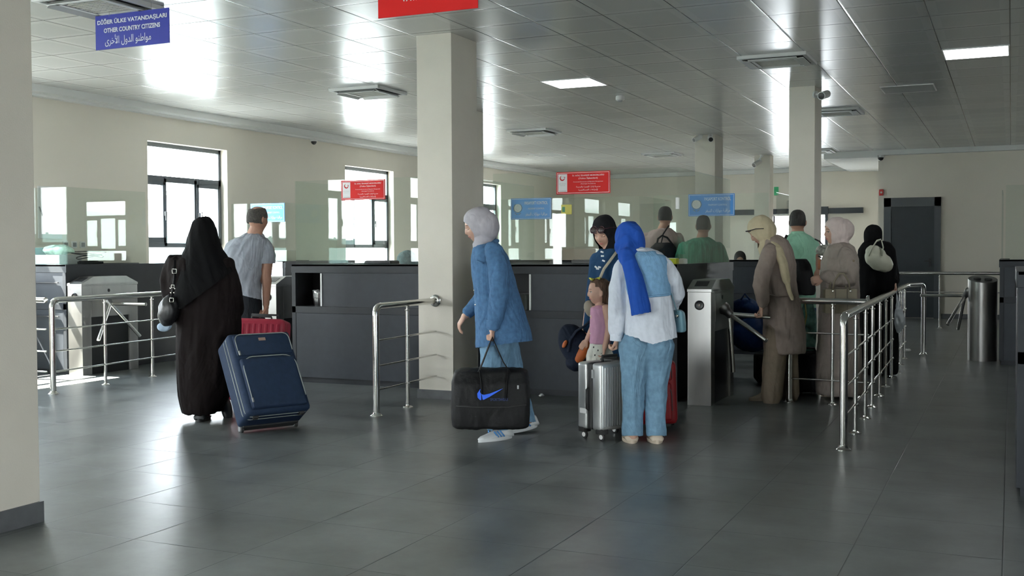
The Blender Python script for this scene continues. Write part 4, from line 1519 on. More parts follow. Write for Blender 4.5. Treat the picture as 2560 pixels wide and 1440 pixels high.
NAVYF = mat('navy_suitcase_fabric', (.011, .025, .058), .75, spec=.3, var=.12, vs=30, bump=.3, bs=300)
r = place('large navy blue trolley suitcase tilted and pulled by the woman in black', 'suitcase', 'trolley_suitcase', (-4.955, 6.585, 0), (.20, .38), math.radians(33))
soft_case(r, .50, .25, .66, NAVYF, ZIP)
r = place('dark red trolley suitcase held by the man in grey, top showing behind the navy one', 'suitcase', 'trolley_suitcase', (-5.83, 7.62, 0), (.93, .36), math.radians(10), .03)
MAROON = mat('maroon_suitcase', (.30, .010, .035), .45, var=.1, vs=8)
soft_case(r, .46, .25, .69, MAROON, mat('maroon_piping', (.20, .008, .025), .5), pocket=False)
for k in range(8):
    x = -.175 + k * .05
    finish(B(x - .014, x + .014, -.255, -.24, .30, .675, .010), 'rib', MAROON, r, True, angle=50)
bm = T([(-.12, -.02, .69), (-.12, -.02, .775), (.12, -.02, .775), (.12, -.02, .69)], .009, 8)
finish(bm, 'pull_handle', RUB, r, True)
r = place('red trolley suitcase standing behind the light jeans of the blue-scarf woman', 'suitcase', 'trolley_suitcase', (-2.43, 7.86, 0), (.96, .28), math.radians(3), math.radians(-2))
soft_case(r, .38, .24, .455, mat('red_suitcase', (.26, .004, .008), .6, var=.1, vs=20), mat('red_piping', (.12, .08, .08), .5))

# silver hard case: narrow side towards the left, ribbed face to the right
SILV = mat('silver_shell', (.50, .51, .50), .36, .65, var=.06, vs=3)
r = root('cabin_suitcase', 'silver ribbed hard-shell cabin suitcase with black zipper band and white-hubbed wheels', 'suitcase', (-2.53, 7.03, 0))
az = math.atan2(RV.y, RV.x)
r.rotation_euler = (0, 0, az + math.radians(40))
# local x: along ribbed face (right, away); local y: along the narrow side (left, away)
W, Tt, z0, z1 = .38, .24, .07, .535
for y0_, y1_ in ((0, Tt / 2 - .022), (Tt / 2 + .022, Tt)):
    finish(recalc(B(0, W, y0_, y1_, z0, z1, .03, seg=4)), 'half_shell', SILV, r, True, angle=60)
finish(recalc(B(.001, W - .001, Tt / 2 - .026, Tt / 2 + .026, z0 + .001, z1 - .001, .028, seg=4)), 'zipper_band', RUB, r, True, angle=60)
for k in range(15):
    x = .035 + k * .0236
    finish(B(x - .0055, x + .0055, -.008, .004, z0 + .03, z1 - .03, .004), 'rib', SILV, r, True, angle=50)
for k in range(4):
    y = .028 + k * .020 if k < 4 else 0
for (x, y) in ((.04, .035), (.04, Tt - .035), (W - .04, .035), (W - .04, Tt - .035)):
    f = finish(B(x - .035, x + .035, y - .03, y + .03, .045, z0 + .035, .010), 'wheel_housing', RUB, r, True, angle=50)
    o = wheel(r, (x, y, .026), .026, .020)
finish(T([(-.004, Tt / 2, .36), (-.022, Tt / 2, .35), (-.022, Tt / 2, .22), (-.004, Tt / 2, .21)], .009, 8), 'side_handle', RUB, r, True)
finish(T([(.13, Tt / 2, z1 - .005), (.13, Tt / 2, z1 + .035), (.27, Tt / 2, z1 + .035), (.27, Tt / 2, z1 - .005)], .011, 8), 'top_handle', RUB, r, True)
finish(B(.20, W - .02, .02, Tt - .02, z1 - .03, z1 + .012, .010), 'top_pad', RUB, r, True, angle=50)
finish(B(-.003, .001, Tt - .095, Tt - .03, .18, .215, .001), 'sticker', WHITE, r)
finish(B(-.008, .002, Tt / 2 - .05, Tt / 2 - .03, .43, .49, .003), 'combination_lock', GREYP, r)
# ------------------------------------------------------------------ people
CL = lambda n, c, **k: mat(n, c, **{**dict(rough=.85, var=.06, vs=22, bump=.25, bs=260, spec=.2, crease=.55), **k})
BLK = CL('black_crepe', (.0045, .0045, .005), spec=.1, crease=.9, cs=3.5)
BRN = CL('dark_abaya', (.008, .0055, .0055), spec=.1, crease=.9, cs=3.5)
GREYT = CL('grey_jersey', (.29, .31, .35), crease=.9, cs=4.5)
DKTR = CL('dark_trousers', (.012, .014, .018))
DENIM = CL('denim_blue', (.060, .135, .255), crease=.9, cs=4.5, var=.16, vs=34, bump=.4)
DENIMD = CL('denim_dark', (.03, .055, .11), var=.16, vs=34)
JEAN = CL('pale_jeans', (.14, .25, .36), crease=.9, cs=4.5, var=.16, vs=26, bump=.4)
JEANL = CL('washed_jeans', (.16, .28, .39), crease=.9, cs=4.5, var=.16, vs=26, bump=.4)
VEST = CL('light_denim_vest', (.20, .38, .58), var=.10, vs=40, bump=.4)
SHIRT = CL('white_shirt', (.66, .70, .77))
ROYAL = CL('royal_blue_scarf', (.012, .065, .33))
HJG = CL('pale_grey_hijab', (.42, .40, .43))
HJB = CL('black_hijab', (.007, .007, .009))
NAVD = CL('deep_blue_dress', (.012, .045, .105))
PINK = CL('pink_top', (.50, .27, .38))
WHT = CL('white_trousers', (.62, .62, .55), var=.1)
TAUPE = CL('taupe_coat', (.28, .225, .195))
TAUPE2 = CL('greyish_coat', (.32, .27, .24))
CREAM = CL('cream_hijab', (.50, .43, .29))
PINKH = CL('pale_pink_hijab', (.60, .50, .47))
BEIGE = CL('beige_trousers', (.24, .19, .14))
MINT = CL('mint_polo', (.29, .54, .39))
GRNS = CL('green_striped_shirt', (.05, .21, .13), var=.5, vs=9, stretch=(6, 6, .05))
ROSE = CL('dusty_pink_shirt', (.36, .27, .25))
BLUJ = CL('blue_jeans', (.02, .06, .13))
HJT = CL('grey_teal_hijab', (.28, .36, .38), var=.2, vs=30)
LEATH = mat('black_leather', (.012, .012, .013), .38, bump=.2, bs=120)
SHOEW = mat('white_leather', (.60, .62, .62), .5)
SHOEC = mat('cream_leather', (.50, .42, .33), .6)
SHOEB = mat('black_shoe', (.012, .014, .015), .45)
STRIPE = mat('blue_stripe', (.06, .22, .50), .5)
GOLD = mat('pale_metal_buckle', (.75, .73, .66), .25, 1.)
BAGLB = mat('light_blue_bag', (.13, .27, .33), .45, bump=.2, bs=60)
BAGW = mat('ivory_bag', (.50, .50, .40), .5, bump=.3, bs=40)
BAGT = mat('khaki_handbag', (.20, .17, .115), .5, bump=.2, bs=60)
BAGK = mat('tan_bag', (.25, .22, .17), .6, bump=.2, bs=60)
SUNG = mat('sunglass_lens', (.03, .015, .015), .08)
LENG = mat('sunglass_frame', (.06, .02, .03), .25)
ORNG = mat('orange_panel', (.42, .10, .02), .6)

def px_cut(test):
    def fn(co):
        x, y = to_px(co)
        return test(x, y)
    return fn

# 1 --- woman in black seen from behind, pulling the navy case
F = Fig('woman in black abaya and long black headscarf seen from behind, pulling the navy suitcase', 8.5, 505, 1052)
bm = bmesh.new()
hd = Head(F.P(508, 578), cdir(.1, 1), .95); hd.add(bm, False, 40, 30)
F.limb(bm, [(510, 605, 0, .055), (512, 650, 0, .06)])
F.rings(bm, [(512, 640, 0, 40, .08), (510, 700, 0, 58, .11), (514, 780, 0, 50, .11), (518, 850, 0, 54, .12)])
F.limb(bm, [(470, 660, 0, .05), (447, 740, .02, .045), (450, 800, -.05, .03)])
F.limb(bm, [(560, 665, 0, .05), (584, 745, .0, .045), (588, 800, .06, .03)])
F.limb(bm, [(500, 840, 0, .09), (500, 950, -.04, .06), (500, 1035, -.02, .04)])
F.limb(bm, [(535, 840, .02, .09), (540, 940, .1, .06), (560, 1005, .22, .04)])
hand(bm, F.P(588, 805, .06), cdir(.1, .2, -1), cdir(-1, 0, 0), -1, 1.2, .95)
F.body(bm, SKIN, .008)
bm = bmesh.new()
F.rings(bm, [(500, 640, 0, 60, .09), (501, 652, 0, 80, .12), (501, 675, 0, 83, .14), (505, 710, 0, 82, .15), (512, 745, 0, 80, .16), (520, 780, 0, 78, .16), (521, 813, 0, 79, .17),
             (520, 883, 0, 77, .19), (518, 935, 0, 72, .20), (512, 985, .02, 62, .21), (508, 1014, .03, 50, .21), (505, 1028, .03, 44, .20)], 56)
F.limb(bm, [(432, 655, 0, .05), (424, 700, .03, .06), (428, 760, .0, .055), (438, 790, -.04, .045)])
F.limb(bm, [(562, 668, 0, .06), (584, 720, .0, .055), (590, 775, .03, .050)])
F.cloth(bm, 'abaya', BRN, .009, 8, folds(.030, 11, 1.1, 3.))
bm = bmesh.new()
F.rings(bm, [(508, 541, 0, 4, .02), (508, 545, 0, 14, .06), (508, 556, 0, 23, .095), (507, 575, 0, 31, .118), (507, 600, 0, 37, .13), (509, 625, 0, 44, .14), (511, 650, 0, 58, .15), (513, 675, 0, 72, .165),
             (510, 705, 0, 76, .18), (500, 740, 0, 66, .19), (490, 770, 0, 50, .19)], 56)
F.cloth(bm, 'headscarf', BLK, .009, 6, folds(.024, 9, 1.6, 9., shear=3.), cut=px_cut(lambda x, y: y > 768 - (x - 462) * .74))
bm = T([F.P(510 + 5 * math.cos(a), 536 + 9 * math.sin(a), 0) for a in [math.radians(k) for k in range(20, 240, 20)]], .004, 6)
finish(bm, 'scarf_loop', HJB, F.r, True, world=True)
shoe(F, foot(497, 1056), foot(497, 1056) + FV * .24, .10, 'shoe', SHOEB, RUB)
hpt = F.P(560, 1030, .20)
bm = ell(bmesh.new(), F.P(566, 1020, .18), .040, .055, .115, (cdir(1, .2, .2), cdir(.2, .9, -.4), cdir(-.25, .35, 1)), 20, 14)
o = finish(bm, 'raised_shoe', SHOEB, F.r, True, world=True)
# her bag and the cloth hanging from it
r = root('shoulder_bag', 'black leather shoulder bag with metal buckles on the left arm of the woman in black', 'bag', P(424, 780, 8.35))
organic(ell(bmesh.new(), P(421, 777, 8.36), .075, .085, .12, (cdir(1, .3), cdir(-.3, 1), cdir(.12, 0, 1)), 24, 16), 'pouch', LEATH, r, .006, 4, folds(.012, 16, 9, 2.))
tr_ = [P(436, 650, 8.33), P(437, 690, 8.31), P(433, 725, 8.30), P(428, 752, 8.28)]
finish(T(tr_, .017, 8, flat=.3), 'strap', LEATH, r, True, world=True)
for (x, y, s) in ((436, 678, 1.3), (432, 716, .9), (429, 750, 1.2)):
    q = [P(x + dx * s, y + dy * s, 8.27) for dx, dy in ((-4, -4), (4, -4), (4, 4), (-4, 4), (-4, -4))]
    finish(T(q, .0032, 6), 'buckle', GOLD, r, True, world=True)
for (x, y) in ((427, 732), (435, 732), (426, 721), (437, 722)):
    finish(ell(bmesh.new(), P(x, y, 8.27), .006, .004, .006), 'stud', GOLD, r, True, world=True)
bm = ell(bmesh.new(), P(411, 815, 8.36), .055, .03, .038, (cdir(1, .1, .25), cdir(-.1, 1), cdir(-.25, 0, 1)), 24, 12)
for v in bm.verts:
    v.co += Vector(noise.noise_vector(v.co * 20)) * .010
me_ = finish(bm, 'cloth_cap', CL('pale_blue_cloth', (.38, .48, .60)), None, True)
tag(me_, 'pale blue cloth cap hanging under the black shoulder bag', 'cap')

# 2 --- man in grey t-shirt from behind
F = Fig('balding man in grey t-shirt seen from behind, holding the red suitcase handle', 10.0, 622, 981)
bm = bmesh.new()
hd = Head(F.P(645, 549), cdir(.62, .78, -.12), 1.0); hd.add(bm, True)
F.limb(bm, [(642, 570, 0, .062), (634, 592, 0, .07), (630, 610, .02, .08)])
F.rings(bm, [(626, 595, 0, 30, .07), (622, 615, 0, 48, .10), (618, 660, 0, 45, .12), (620, 740, 0, 27, .10), (622, 790, 0, 24, .09)])
F.limb(bm, [(672, 625, 0, .055), (665, 690, -.02, .046), (667, 700, -.02, .045), (665, 762, .0, .030)])
F.limb(bm, [(580, 625, .05, .05), (575, 690, .1, .046), (590, 750, .25, .03)])
for s, x in ((0, 606), (1, 638)):
    F.limb(bm, [(x, 790, 0, .085), (x, 880, 0, .058), (x, 962, .02, .042)])
hand(bm, F.P(665, 763, 0), cdir(.02, .1, -1), cdir(-1, .1, -.1), -1, 1.35, 1.05)
F.body(bm, SKIN2, .006)
bm = bmesh.new()
hd.shell(bm, 1.045, .012, .006)
hh = F.cloth(bm, 'hair', HAIRG, .006, 2, folds(.004, 60, 60, 1.), cut=lambda co: (lambda x, y, z: (y > .052) | (z < -.045) | ((y > .0) & (z < .012)) | ((z > .088) & ((x / .060) ** 2 + ((y + .025) / .078) ** 2 < 1)))(*hd.local(co)))
bm = bmesh.new()
F.rings(bm, [(637, 582, .02, 14, .06), (633, 590, .0, 26, .09), (625, 602, 0, 46, .115), (619, 620, 0, 56, .125), (613, 650, 0, 52, .13), (611, 690, 0, 46, .135), (618, 725, 0, 38, .14), (623, 745, .0, 34, .145), (624, 750, .0, 33, .14)], 48)
F.limb(bm, [(664, 617, 0, .065), (670, 640, -.01, .066), (668, 656, -.015, .068)])
F.limb(bm, [(582, 618, .02, .062), (572, 650, .05, .064)])
F.cloth(bm, 't_shirt', GREYT, .007, 5, folds(.026, 12, 2.4, 5., shear=-5.), cut=px_cut(lambda x, y: ((y > 661 - (x - 650) * .05) & (x > 655)) | ((y > 668) & (x < 562)) | (y > 737 + (x - 595) * .24)))
bm = bmesh.new()
F.rings(bm, [(623, 728, .0, 29, .115), (622, 780, 0, 33, .13), (622, 815, 0, 34, .13)])
F.limb(bm, [(607, 800, 0, .095), (607, 880, 0, .078), (606, 965, .02, .066)])
F.limb(bm, [(638, 800, 0, .095), (638, 880, 0, .078), (638, 965, .02, .066)])
F.cloth(bm, 'trousers', DKTR, .009, 6, folds(.010, 9, 5, 2.))
for x in (606, 638):
    shoe(F, foot(x, 984) - FV * .06, foot(x, 984) + FV * .22, .10, 'shoe', SHOEB, RUB)

# 3 --- woman in denim jacket walking left
F = Fig('woman in pale hijab and blue denim jacket walking left with a black holdall', 7.66, 1250, 1098)
bm = bmesh.new()
fd = cdir(-1, -.12, -.28)
hd = Head(F.P(1196, 568), fd, .94); hd.add(bm, False)
F.limb(bm, [(1203, 585, 0, .052), (1215, 625, .0, .058)])
F.rings(bm, [(1222, 620, 0, 30, .12), (1228, 680, 0, 40, .14), (1235, 760, 0, 40, .12), (1243, 835, 0, 42, .12)])
F.limb(bm, [(1232, 640, -.12, .038), (1243, 735, -.17, .038), (1232, 815, -.19, .028)])
F.limb(bm, [(1215, 640, .14, .05), (1215, 730, .14, .042), (1165, 788, .10, .027)])
F.limb(bm, [(1238, 860, -.06, .09), (1240, 970, -.05, .06), (1252, 1078, -.06, .04)])
F.limb(bm, [(1252, 860, .08, .09), (1275, 960, .08, .06), (1322, 1045, .1, .04)])
hand(bm, F.P(1231, 818, -.19), cdir(-.02, 0, -1), cdir(-1, .15, 0), 1, 1.55, .98)
hand(bm, F.P(1164, 786, .10), cdir(-.55, .0, -.85), cdir(.75, .3, -.5), -1, .45, .95)
F.body(bm, SKIN, .0055, 2)
hd.features(F.r, True, sides=(-1,), brow=BROW)
bm = bmesh.new()
hd.shell(bm, 1.17, .016, .008)
ell(bm, F.P(1216, 566, 0), .090, .095, .105, (RV, FV, ZV), 28, 20)
F.limb(bm, [(1206, 590, 0, .075), (1208, 612, 0, .072), (1214, 632, 0, .07)])
F.limb(bm, [(1200, 588, 0, .058), (1203, 618, -.0, .050)])
F.cloth(bm, 'hijab', HJG, .006, 5, folds(.010, 14, 9, 3., shear=8.), cut=hd.face_cut(.064, .086, -.020, .022))
finish(T([hd.W(s * .055, .055 - abs(s) * .02, .098 + .014 * (1 - abs(s))) for s in (-1, -.5, 0, .5, 1)], .007, 8), 'hair_clip', mat('tortoise', (.16, .09, .05), .3), F.r, True, world=True)
# jeans
bm = bmesh.new()
F.limb(bm, [(1240, 850, -.06, .11), (1236, 950, -.05, .088), (1246, 1086, -.06, .070)])
F.limb(bm, [(1256, 850, .07, .11), (1280, 950, .08, .088), (1318, 1062, .1, .064)])
F.cloth(bm, 'jeans', JEAN, .008, 4, folds(.014, 12, 7, 5.), cut=px_cut(lambda x, y: ((y > 1077) & (x < 1285)) | ((y > 1056) & (x >= 1285))))
# jacket
bm = bmesh.new()
F.rings(bm, [(1215, 612, 0, 22, .08), (1220, 622, 0, 36, .13), (1224, 645, 0, 45, .165), (1230, 680, 0, 50, .175), (1238, 720, 0, 53, .18), (1246, 760, 0, 58, .185), (1252, 800, 0, 64, .19), (1259, 830, 0, 68, .195), (1261, 855, 0, 70, .20), (1262, 890, 0, 71, .20)], 56)
F.cloth(bm, 'jacket', DENIM, .007, 6, [folds(.016, 8, 3, 4., shear=2.), folds(.006, 26, 12, 8.)], cut=px_cut(lambda x, y: y > 870 - (x - 1195) * .13))
bm = bmesh.new()
F.limb(bm, [(1233, 628, -.13, .066), (1246, 670, -.165, .070), (1249, 735, -.185, .066), (1240, 785, -.19, .056), (1234, 812, -.19, .045)])
F.cloth(bm, 'sleeve', DENIM, .007, 4, folds(.014, 14, 9, 7.))
bm = bmesh.new()
F.limb(bm, [(1212, 640, .13, .06), (1212, 730, .13, .056), (1196, 756, .12, .052), (1172, 778, .10, .042)])
F.cloth(bm, 'sleeve', DENIM, .007, 4, folds(.012, 14, 9, 9.))
finish(T([F.P(1234, 800, -.19), F.P(1233.5, 821, -.19)], [.050, .047], 20), 'cuff', DENIM, F.r, True, world=True, angle=40)
finish(T([F.P(1181, 772, .11), F.P(1166, 784, .10)], [.046, .043], 20), 'cuff', DENIM, F.r, True, world=True, angle=40)
bm = bmesh.new()
F.limb(bm, [(1238, 603, .03, .030), (1222, 612, -.06, .030), (1204, 622, -.09, .026), (1193, 634, -.07, .018)], flat=.6)
F.limb(bm, [(1238, 603, .03, .030), (1215, 610, .10, .028), (1195, 628, .06, .02)], flat=.6)
F.cloth(bm, 'collar', DENIM, .006, 3, folds(.004, 20, 20, 1.))
for (x0_, x1_, y0_, y1_) in ((1192, 1208, 652, 668),):
    finish(T([F.P(x0_, y0_, -.150), F.P((x0_ + x1_) / 2, y0_ + 3, -.172), F.P(x1_, y0_ + 6, -.19)], .006, 6), 'pocket_flap', DENIM, F.r, True, world=True)
for y in (690, 726, 762, 800):
    finish(ell(bmesh.new(), F.P(1184 + (y - 690) * .07, y, -.03), .008, .008, .008), 'button', GOLD, F.r, True, world=True)
finish(T([F.P(1268, 826, -.186), F.P(1266, 856, -.19)], .004, 6), 'side_slit', DENIMD, F.r, True, world=True)
a_, b_ = foot(1278, 1096), foot(1197, 1108)
shoe(F, a_ + FV * .03, b_ + FV * .03, .095, 'shoe', SHOEW, SHOEW, .095, STRIPE)
a_, b_ = foot(1342, 1076), foot(1283, 1086)
a_.z, b_.z = .03, .004
shoe(F, a_, b_ - RV * .04, .095, 'shoe', SHOEW, SHOEW, .095, STRIPE)
# the black holdall
D0 = 7.45
r = root('holdall', 'big black sports holdall with a blue swoosh, carried by the denim jacket woman', 'bag', P(1227, 1050, D0))
bm = bmesh.new()
rr = []
for (cx, cy, w_, d_, e_) in ((1228, 921, 74, .05, 3), (1227, 928, 90, .10, 4.5), (1227, 955, 95, .14, 6), (1227, 1000, 96, .155, 7), (1227, 1040, 96, .155, 7), (1228, 1060, 94, .15, 6), (1229, 1065, 88, .13, 5)):
    c = P(cx, cy, D0)
    rr.append([c + RV * (w_ * D0 / F_PX * abs(math.cos(a)) ** (2 / e_) * (1 if math.cos(a) > 0 else -1)) + FV * (d_ * abs(math.sin(a)) ** (2 / e_) * (1 if math.sin(a) > 0 else -1)) for a in [2 * math.pi * i / 48 for i in range(48)]])
loft(bm, rr)
BAGB = mat('black_nylon', (.0055, .0055, .006), .6, bump=.3, bs=90, spec=.25)
organic(bm, 'bag_body', BAGB, r, .008, 4, [folds(.014, 7, 4, 3.), folds(.005, 22, 12, 3.)])
for dx, dd in ((-.0, -.10), (.0, .06)):
    pts = [P(1196, 930, D0 + dd), P(1207, 905, D0 + dd * .8), P(1222, 865, D0 + dd * .3), P(1231, 842, D0 + dd * .1), P(1240, 865, D0 + dd * .3), P(1258, 905, D0 + dd * .8), P(1276, 932, D0 + dd)]
    finish(T(pts, .010, 8, flat=.45), 'handle', BAGB, r, True, world=True)
for x in (1200, 1272):
    finish(T([P(x, 926, D0 - .115), P(x + (4 if x < 1230 else -4), 960, D0 - .152), P(x + (6 if x < 1230 else -6), 1000, D0 - .168)], .012, 8, flat=.35), 'webbing', BAGB, r, True, world=True)
finish(T([P(1140, 1015, D0 - .155), P(1185, 1018, D0 - .166), P(1270, 1018, D0 - .166), P(1316, 1012, D0 - .155)], .004, 6), 'zipper', RUB, r, True, world=True)
# swoosh and small letters
Q = lambda x, y: P(x, y, D0 - .170)
top = [(1195, 974), (1193, 985), (1197, 992), (1206, 992), (1222, 986), (1240, 979), (1258, 972)]
bot = [(1195, 974), (1195, 992), (1202, 999), (1212, 999), (1226, 993), (1241, 984), (1258, 972)]
up_ = [(1200, 974), (1199, 981), (1203, 986), (1210, 986), (1224, 981), (1240, 976.5), (1258, 971.5)]
bm = bmesh.new()
o1 = [Q(*p) for p in [(1201, 972), (1193, 984), (1194, 994), (1200, 1000), (1210, 999), (1224, 992), (1258, 971), (1224, 984), (1210, 987), (1203, 985), (1200, 980)]]
prism(bm, o1, (0, 0, 0), -FV * .003)
finish(recalc(bm), 'swoosh', mat('swoosh_blue', (.02, .12, .75), .5), r, world=True)
me = text_mesh('SPORTSWEAR', 44 * D0 / F_PX, 7 * D0 / F_PX, .02)
mt = Matrix((RV, ZV, -FV)).transposed().to_4x4(); mt.translation = P(1248, 999, D0 - .1715)
me.transform(mt)
link_mesh(me, 'lettering', mat('faint_blue_print', (.012, .03, .12), .6), r, world=True)
finish(B(-.006, .006, -.002, .002, -.012, .012, mtx=Matrix.Translation(P(1295, 968, D0 - .155))), 'tag', GREYP, r, world=True)

# 4 --- woman with black hijab and sunglasses, behind
F = Fig('woman in black hijab with sunglasses on her head and a deep blue dress', 8.35, 1530, 1050)
bm = bmesh.new()
hd = Head(F.P(1511, 584), cdir(-.52, -.78, -.38), .95); hd.add(bm, False, 84, 64)
F.limb(bm, [(1522, 605, 0, .052), (1530, 640, 0, .06)])
F.rings(bm, [(1530, 635, 0, 36, .08), (1533, 670, 0, 52, .11), (1533, 760, 0, 44, .11), (1533, 850, 0, 50, .13)])
F.limb(bm, [(1490, 660, 0, .05), (1478, 745, -.02, .042), (1462, 840, -.04, .028)])
F.limb(bm, [(1570, 660, 0, .05), (1580, 740, 0, .042), (1560, 800, -.1, .028)])
for x in (1515, 1552):
    F.limb(bm, [(x, 850, 0, .09), (x, 950, 0, .06), (x, 1035, 0, .042)])
hand(bm, F.P(1466, 838, -.06), cdir(.1, -.2, -1), cdir(1, 0, 0), 1, 1.3, .9)
F.body(bm, SKIN, .0055, 2)
hd.features(F.r, True)
bm = bmesh.new()
hd.shell(bm, 1.17, .014, .008)
F.limb(bm, [(1522, 600, .02, .085), (1524, 625, 0, .078), (1527, 640, .0, .085)])
F.cloth(bm, 'hijab', HJB, .006, 5, folds(.006, 14, 9, 3., shear=4.), cut=hd.face_cut(.058, .082, -.022, .02))
bm = bmesh.new()
F.rings(bm, [(1527, 622, 0, 26, .08), (1530, 640, 0, 44, .11), (1532, 665, 0, 48, .125), (1532, 720, 0, 46, .135), (1531, 790, 0, 44, .14), (1530, 880, 0, 50, .16), (1530, 980, 0, 54, .18), (1530, 1040, 0, 56, .19)], 48)
F.limb(bm, [(1494, 650, 0, .055), (1482, 740, -.02, .050), (1470, 825, -.04, .040)])
F.limb(bm, [(1568, 650, 0, .055), (1580, 740, 0, .050), (1562, 795, -.1, .040)])
F.cloth(bm, 'dress', NAVD, .008, 6, folds(.016, 10, 2, 6.))
for (x, y, a) in ((1506, 640, 0), (1509, 652, .4), (1499, 668, .2), (1490, 668, .6), (1494, 672, .1), (1505, 630, .3)):
    finish(B(-.012, .012, -.003, .003, -.006, .006, .002, mtx=Matrix.Translation(F.P(x, y, -.145)) @ Matrix.Rotation(a, 4, 'Y')), 'white_print', WHITE, F.r, world=True)
for s in (-1, 1):
    pass
g = root('sunglasses', 'dark round sunglasses pushed up on the black hijab', 'sunglasses', hd.W(0, .1, .075))
for s in (-1, 1):
    c = hd.W(s * .033, .098, .070)
    ax = (hd.f * .75 + hd.u * .6).normalized()
    l_ = finish(lathe(bmesh.new(), [(.026, -.002), (.028, .002), (.01, .006)], c=c, axis=ax, seg=24), 'lens', SUNG, g, True, world=True)
    finish(T([c + (frame_axes(ax)[0] * math.cos(t) + frame_axes(ax)[1] * math.sin(t)) * .028 for t in [k * math.pi / 8 for k in range(17)]], .003, 6), 'rim', LENG, g, True, world=True)
    finish(T([hd.W(s * .060, .088, .075), hd.W(s * .092, .02, .060), hd.W(s * .096, -.05, .03)], .003, 6), 'temple', LENG, g, True, world=True)
finish(T([hd.W(-.008, .104, .076), hd.W(.008, .104, .076)], .003, 6), 'bridge', LENG, g, True, world=True)
# crossbody bag with pale strap
r = root('crossbody_bag', 'tan crossbody bag on a long pale strap over the deep blue dress', 'bag', P(1475, 790, 8.12))
pts = [P(1547, 618, 8.32), P(1541, 630, 8.22), P(1525, 652, 8.18), P(1510, 672, 8.17), P(1498, 700, 8.16), P(1488, 740, 8.14), P(1482, 758, 8.12)]
finish(T(pts, .012, 8, flat=.3), 'strap', CL('pale_strap', (.40, .36, .28)), r, True, world=True)
organic(ell(bmesh.new(), P(1476, 772, 8.12), .045, .045, .065, (cdir(1, .2, .2), cdir(-.2, 1), cdir(-.3, 0, 1)), 24, 16), 'pouch', BAGK, r, .006, 3, folds(.006, 20, 20, 3.))
# backpack held low
r = root('backpack', 'navy backpack with orange panels hanging beside the child', 'bag', P(1436, 860, 8.2))
ax3 = (cdir(1, .15, .25), cdir(-.2, 1), cdir(-.38, 0, 1))
bm = ell(bmesh.new(), P(1437, 862, 8.25), .115, .085, .165, ax3, 28, 20)
ell(bm, P(1443, 905, 8.25), .09, .075, .07, ax3)
organic(bm, 'pack_body', CL('navy_nylon', (.012, .018, .035)), r, .007, 5, folds(.008, 12, 10, 2.))
organic(ell(bmesh.new(), P(1456, 880, 8.19), .05, .035, .095, (cdir(1, .15, .1), cdir(-.2, 1), cdir(.35, 0, 1)), 20, 14), 'orange_pocket', ORNG, r, .006, 2)
organic(ell(bmesh.new(), P(1412, 860, 8.17), .018, .02, .032, (cdir(1, .15, .1), cdir(-.2, 1), cdir(.35, 0, 1)), 16, 10), 'orange_patch', ORNG, r, .004, 2)
finish(T([P(1478, 800, 8.25), P(1462, 815, 8.2), P(1440, 828, 8.16), P(1425, 850, 8.15), P(1420, 880, 8.16)], .016, 8, flat=.35), 'shoulder_strap', CL('navy_nylon', (.012, .018, .035)), r, True, world=True)

# 5 --- child
F = Fig('small girl in sleeveless pink top and white trousers, yellow clip in her brown hair', 8.0, 1497, 1066)
bm = bmesh.new()
hd = Head(F.P(1497, 731), cdir(-1, -.10, -.05), .80); hd.add(bm, True)
F.limb(bm, [(1500, 752, 0, .036), (1502, 772, 0, .040)])
F.rings(bm, [(1500, 765, 0, 20, .05), (1500, 790, 0, 25, .07), (1500, 850, 0, 22, .07), (1500, 890, 0, 25, .08)])
F.limb(bm, [(1515, 772, -.06, .034), (1522, 820, -.07, .028), (1512, 868, -.09, .020)])
F.limb(bm, [(1490, 775, .06, .03), (1482, 820, .06, .026), (1468, 848, .03, .019)])
for x in (1490, 1510):
    F.limb(bm, [(x, 890, 0, .06), (x, 970, 0, .042), (x, 1055, 0, .03)])
hand(bm, F.P(1511, 870, -.09), cdir(-.1, 0, -1), cdir(-1, 0, 0), 1, .8, .62)
hand(bm, F.P(1467, 850, .03), cdir(-.6, -.2, -.7), cdir(.3, .9, 0), 1, .6, .62)
F.body(bm, SKIN, .005, 2)
hd.features(F.r, False, sides=(-1,), brow=mat('brow_light', (.14, .08, .05), .8))
HAIRB = mat('brown_hair', (.085, .045, .026), .6, var=.4, vs=40, bump=.6, bs=160, stretch=(1, 1, .3))
bm = bmesh.new()
hd.shell(bm, 1.06, .008, .006)
ell(bm, hd.W(0, -.09, .02), .05, .045, .06, (hd.r, hd.f, hd.u))
F.limb(bm, [(1514, 735, 0, .05), (1520, 765, .03, .045), (1521, 800, .04, .025)])
F.cloth(bm, 'hair', HAIRB, .005, 3, folds(.008, 40, 10, 2.), cut=lambda co: (lambda x, y, z: ((z < .052) & (y > -.012 + .5 * np.maximum(z, 0))) | ((z >= .052) & (z < .088) & (y > .045)))(*hd.local(co)))
c = hd.W(0, .03, .122)
clip = root('hair_clip', 'yellow butterfly hair clip on top of the girl', 'hair clip', c)
for s in (-1, 1):
    for t in (-1, 1):
        q = [hd.W(.01 * s, .03 + t * .005, .122), hd.W(.03 * s, .03 + t * .045, .132), hd.W(.045 * s, .03 + t * .035, .120), hd.W(.02 * s, .03 + t * .015, .118)]
        finish(T(q, .006, 6), 'wing', mat('yellow_plastic', (.62, .60, .06), .35), clip, True, world=True)
bm = bmesh.new()
F.rings(bm, [(1500, 764, 0, 12, .045), (1501, 770, 0, 24, .075), (1502, 800, 0, 26, .085), (1501, 835, 0, 25, .088), (1500, 858, 0, 26, .092)])
F.cloth(bm, 'top', PINK, .006, 4, [folds(.010, 14, 6, 4.)])
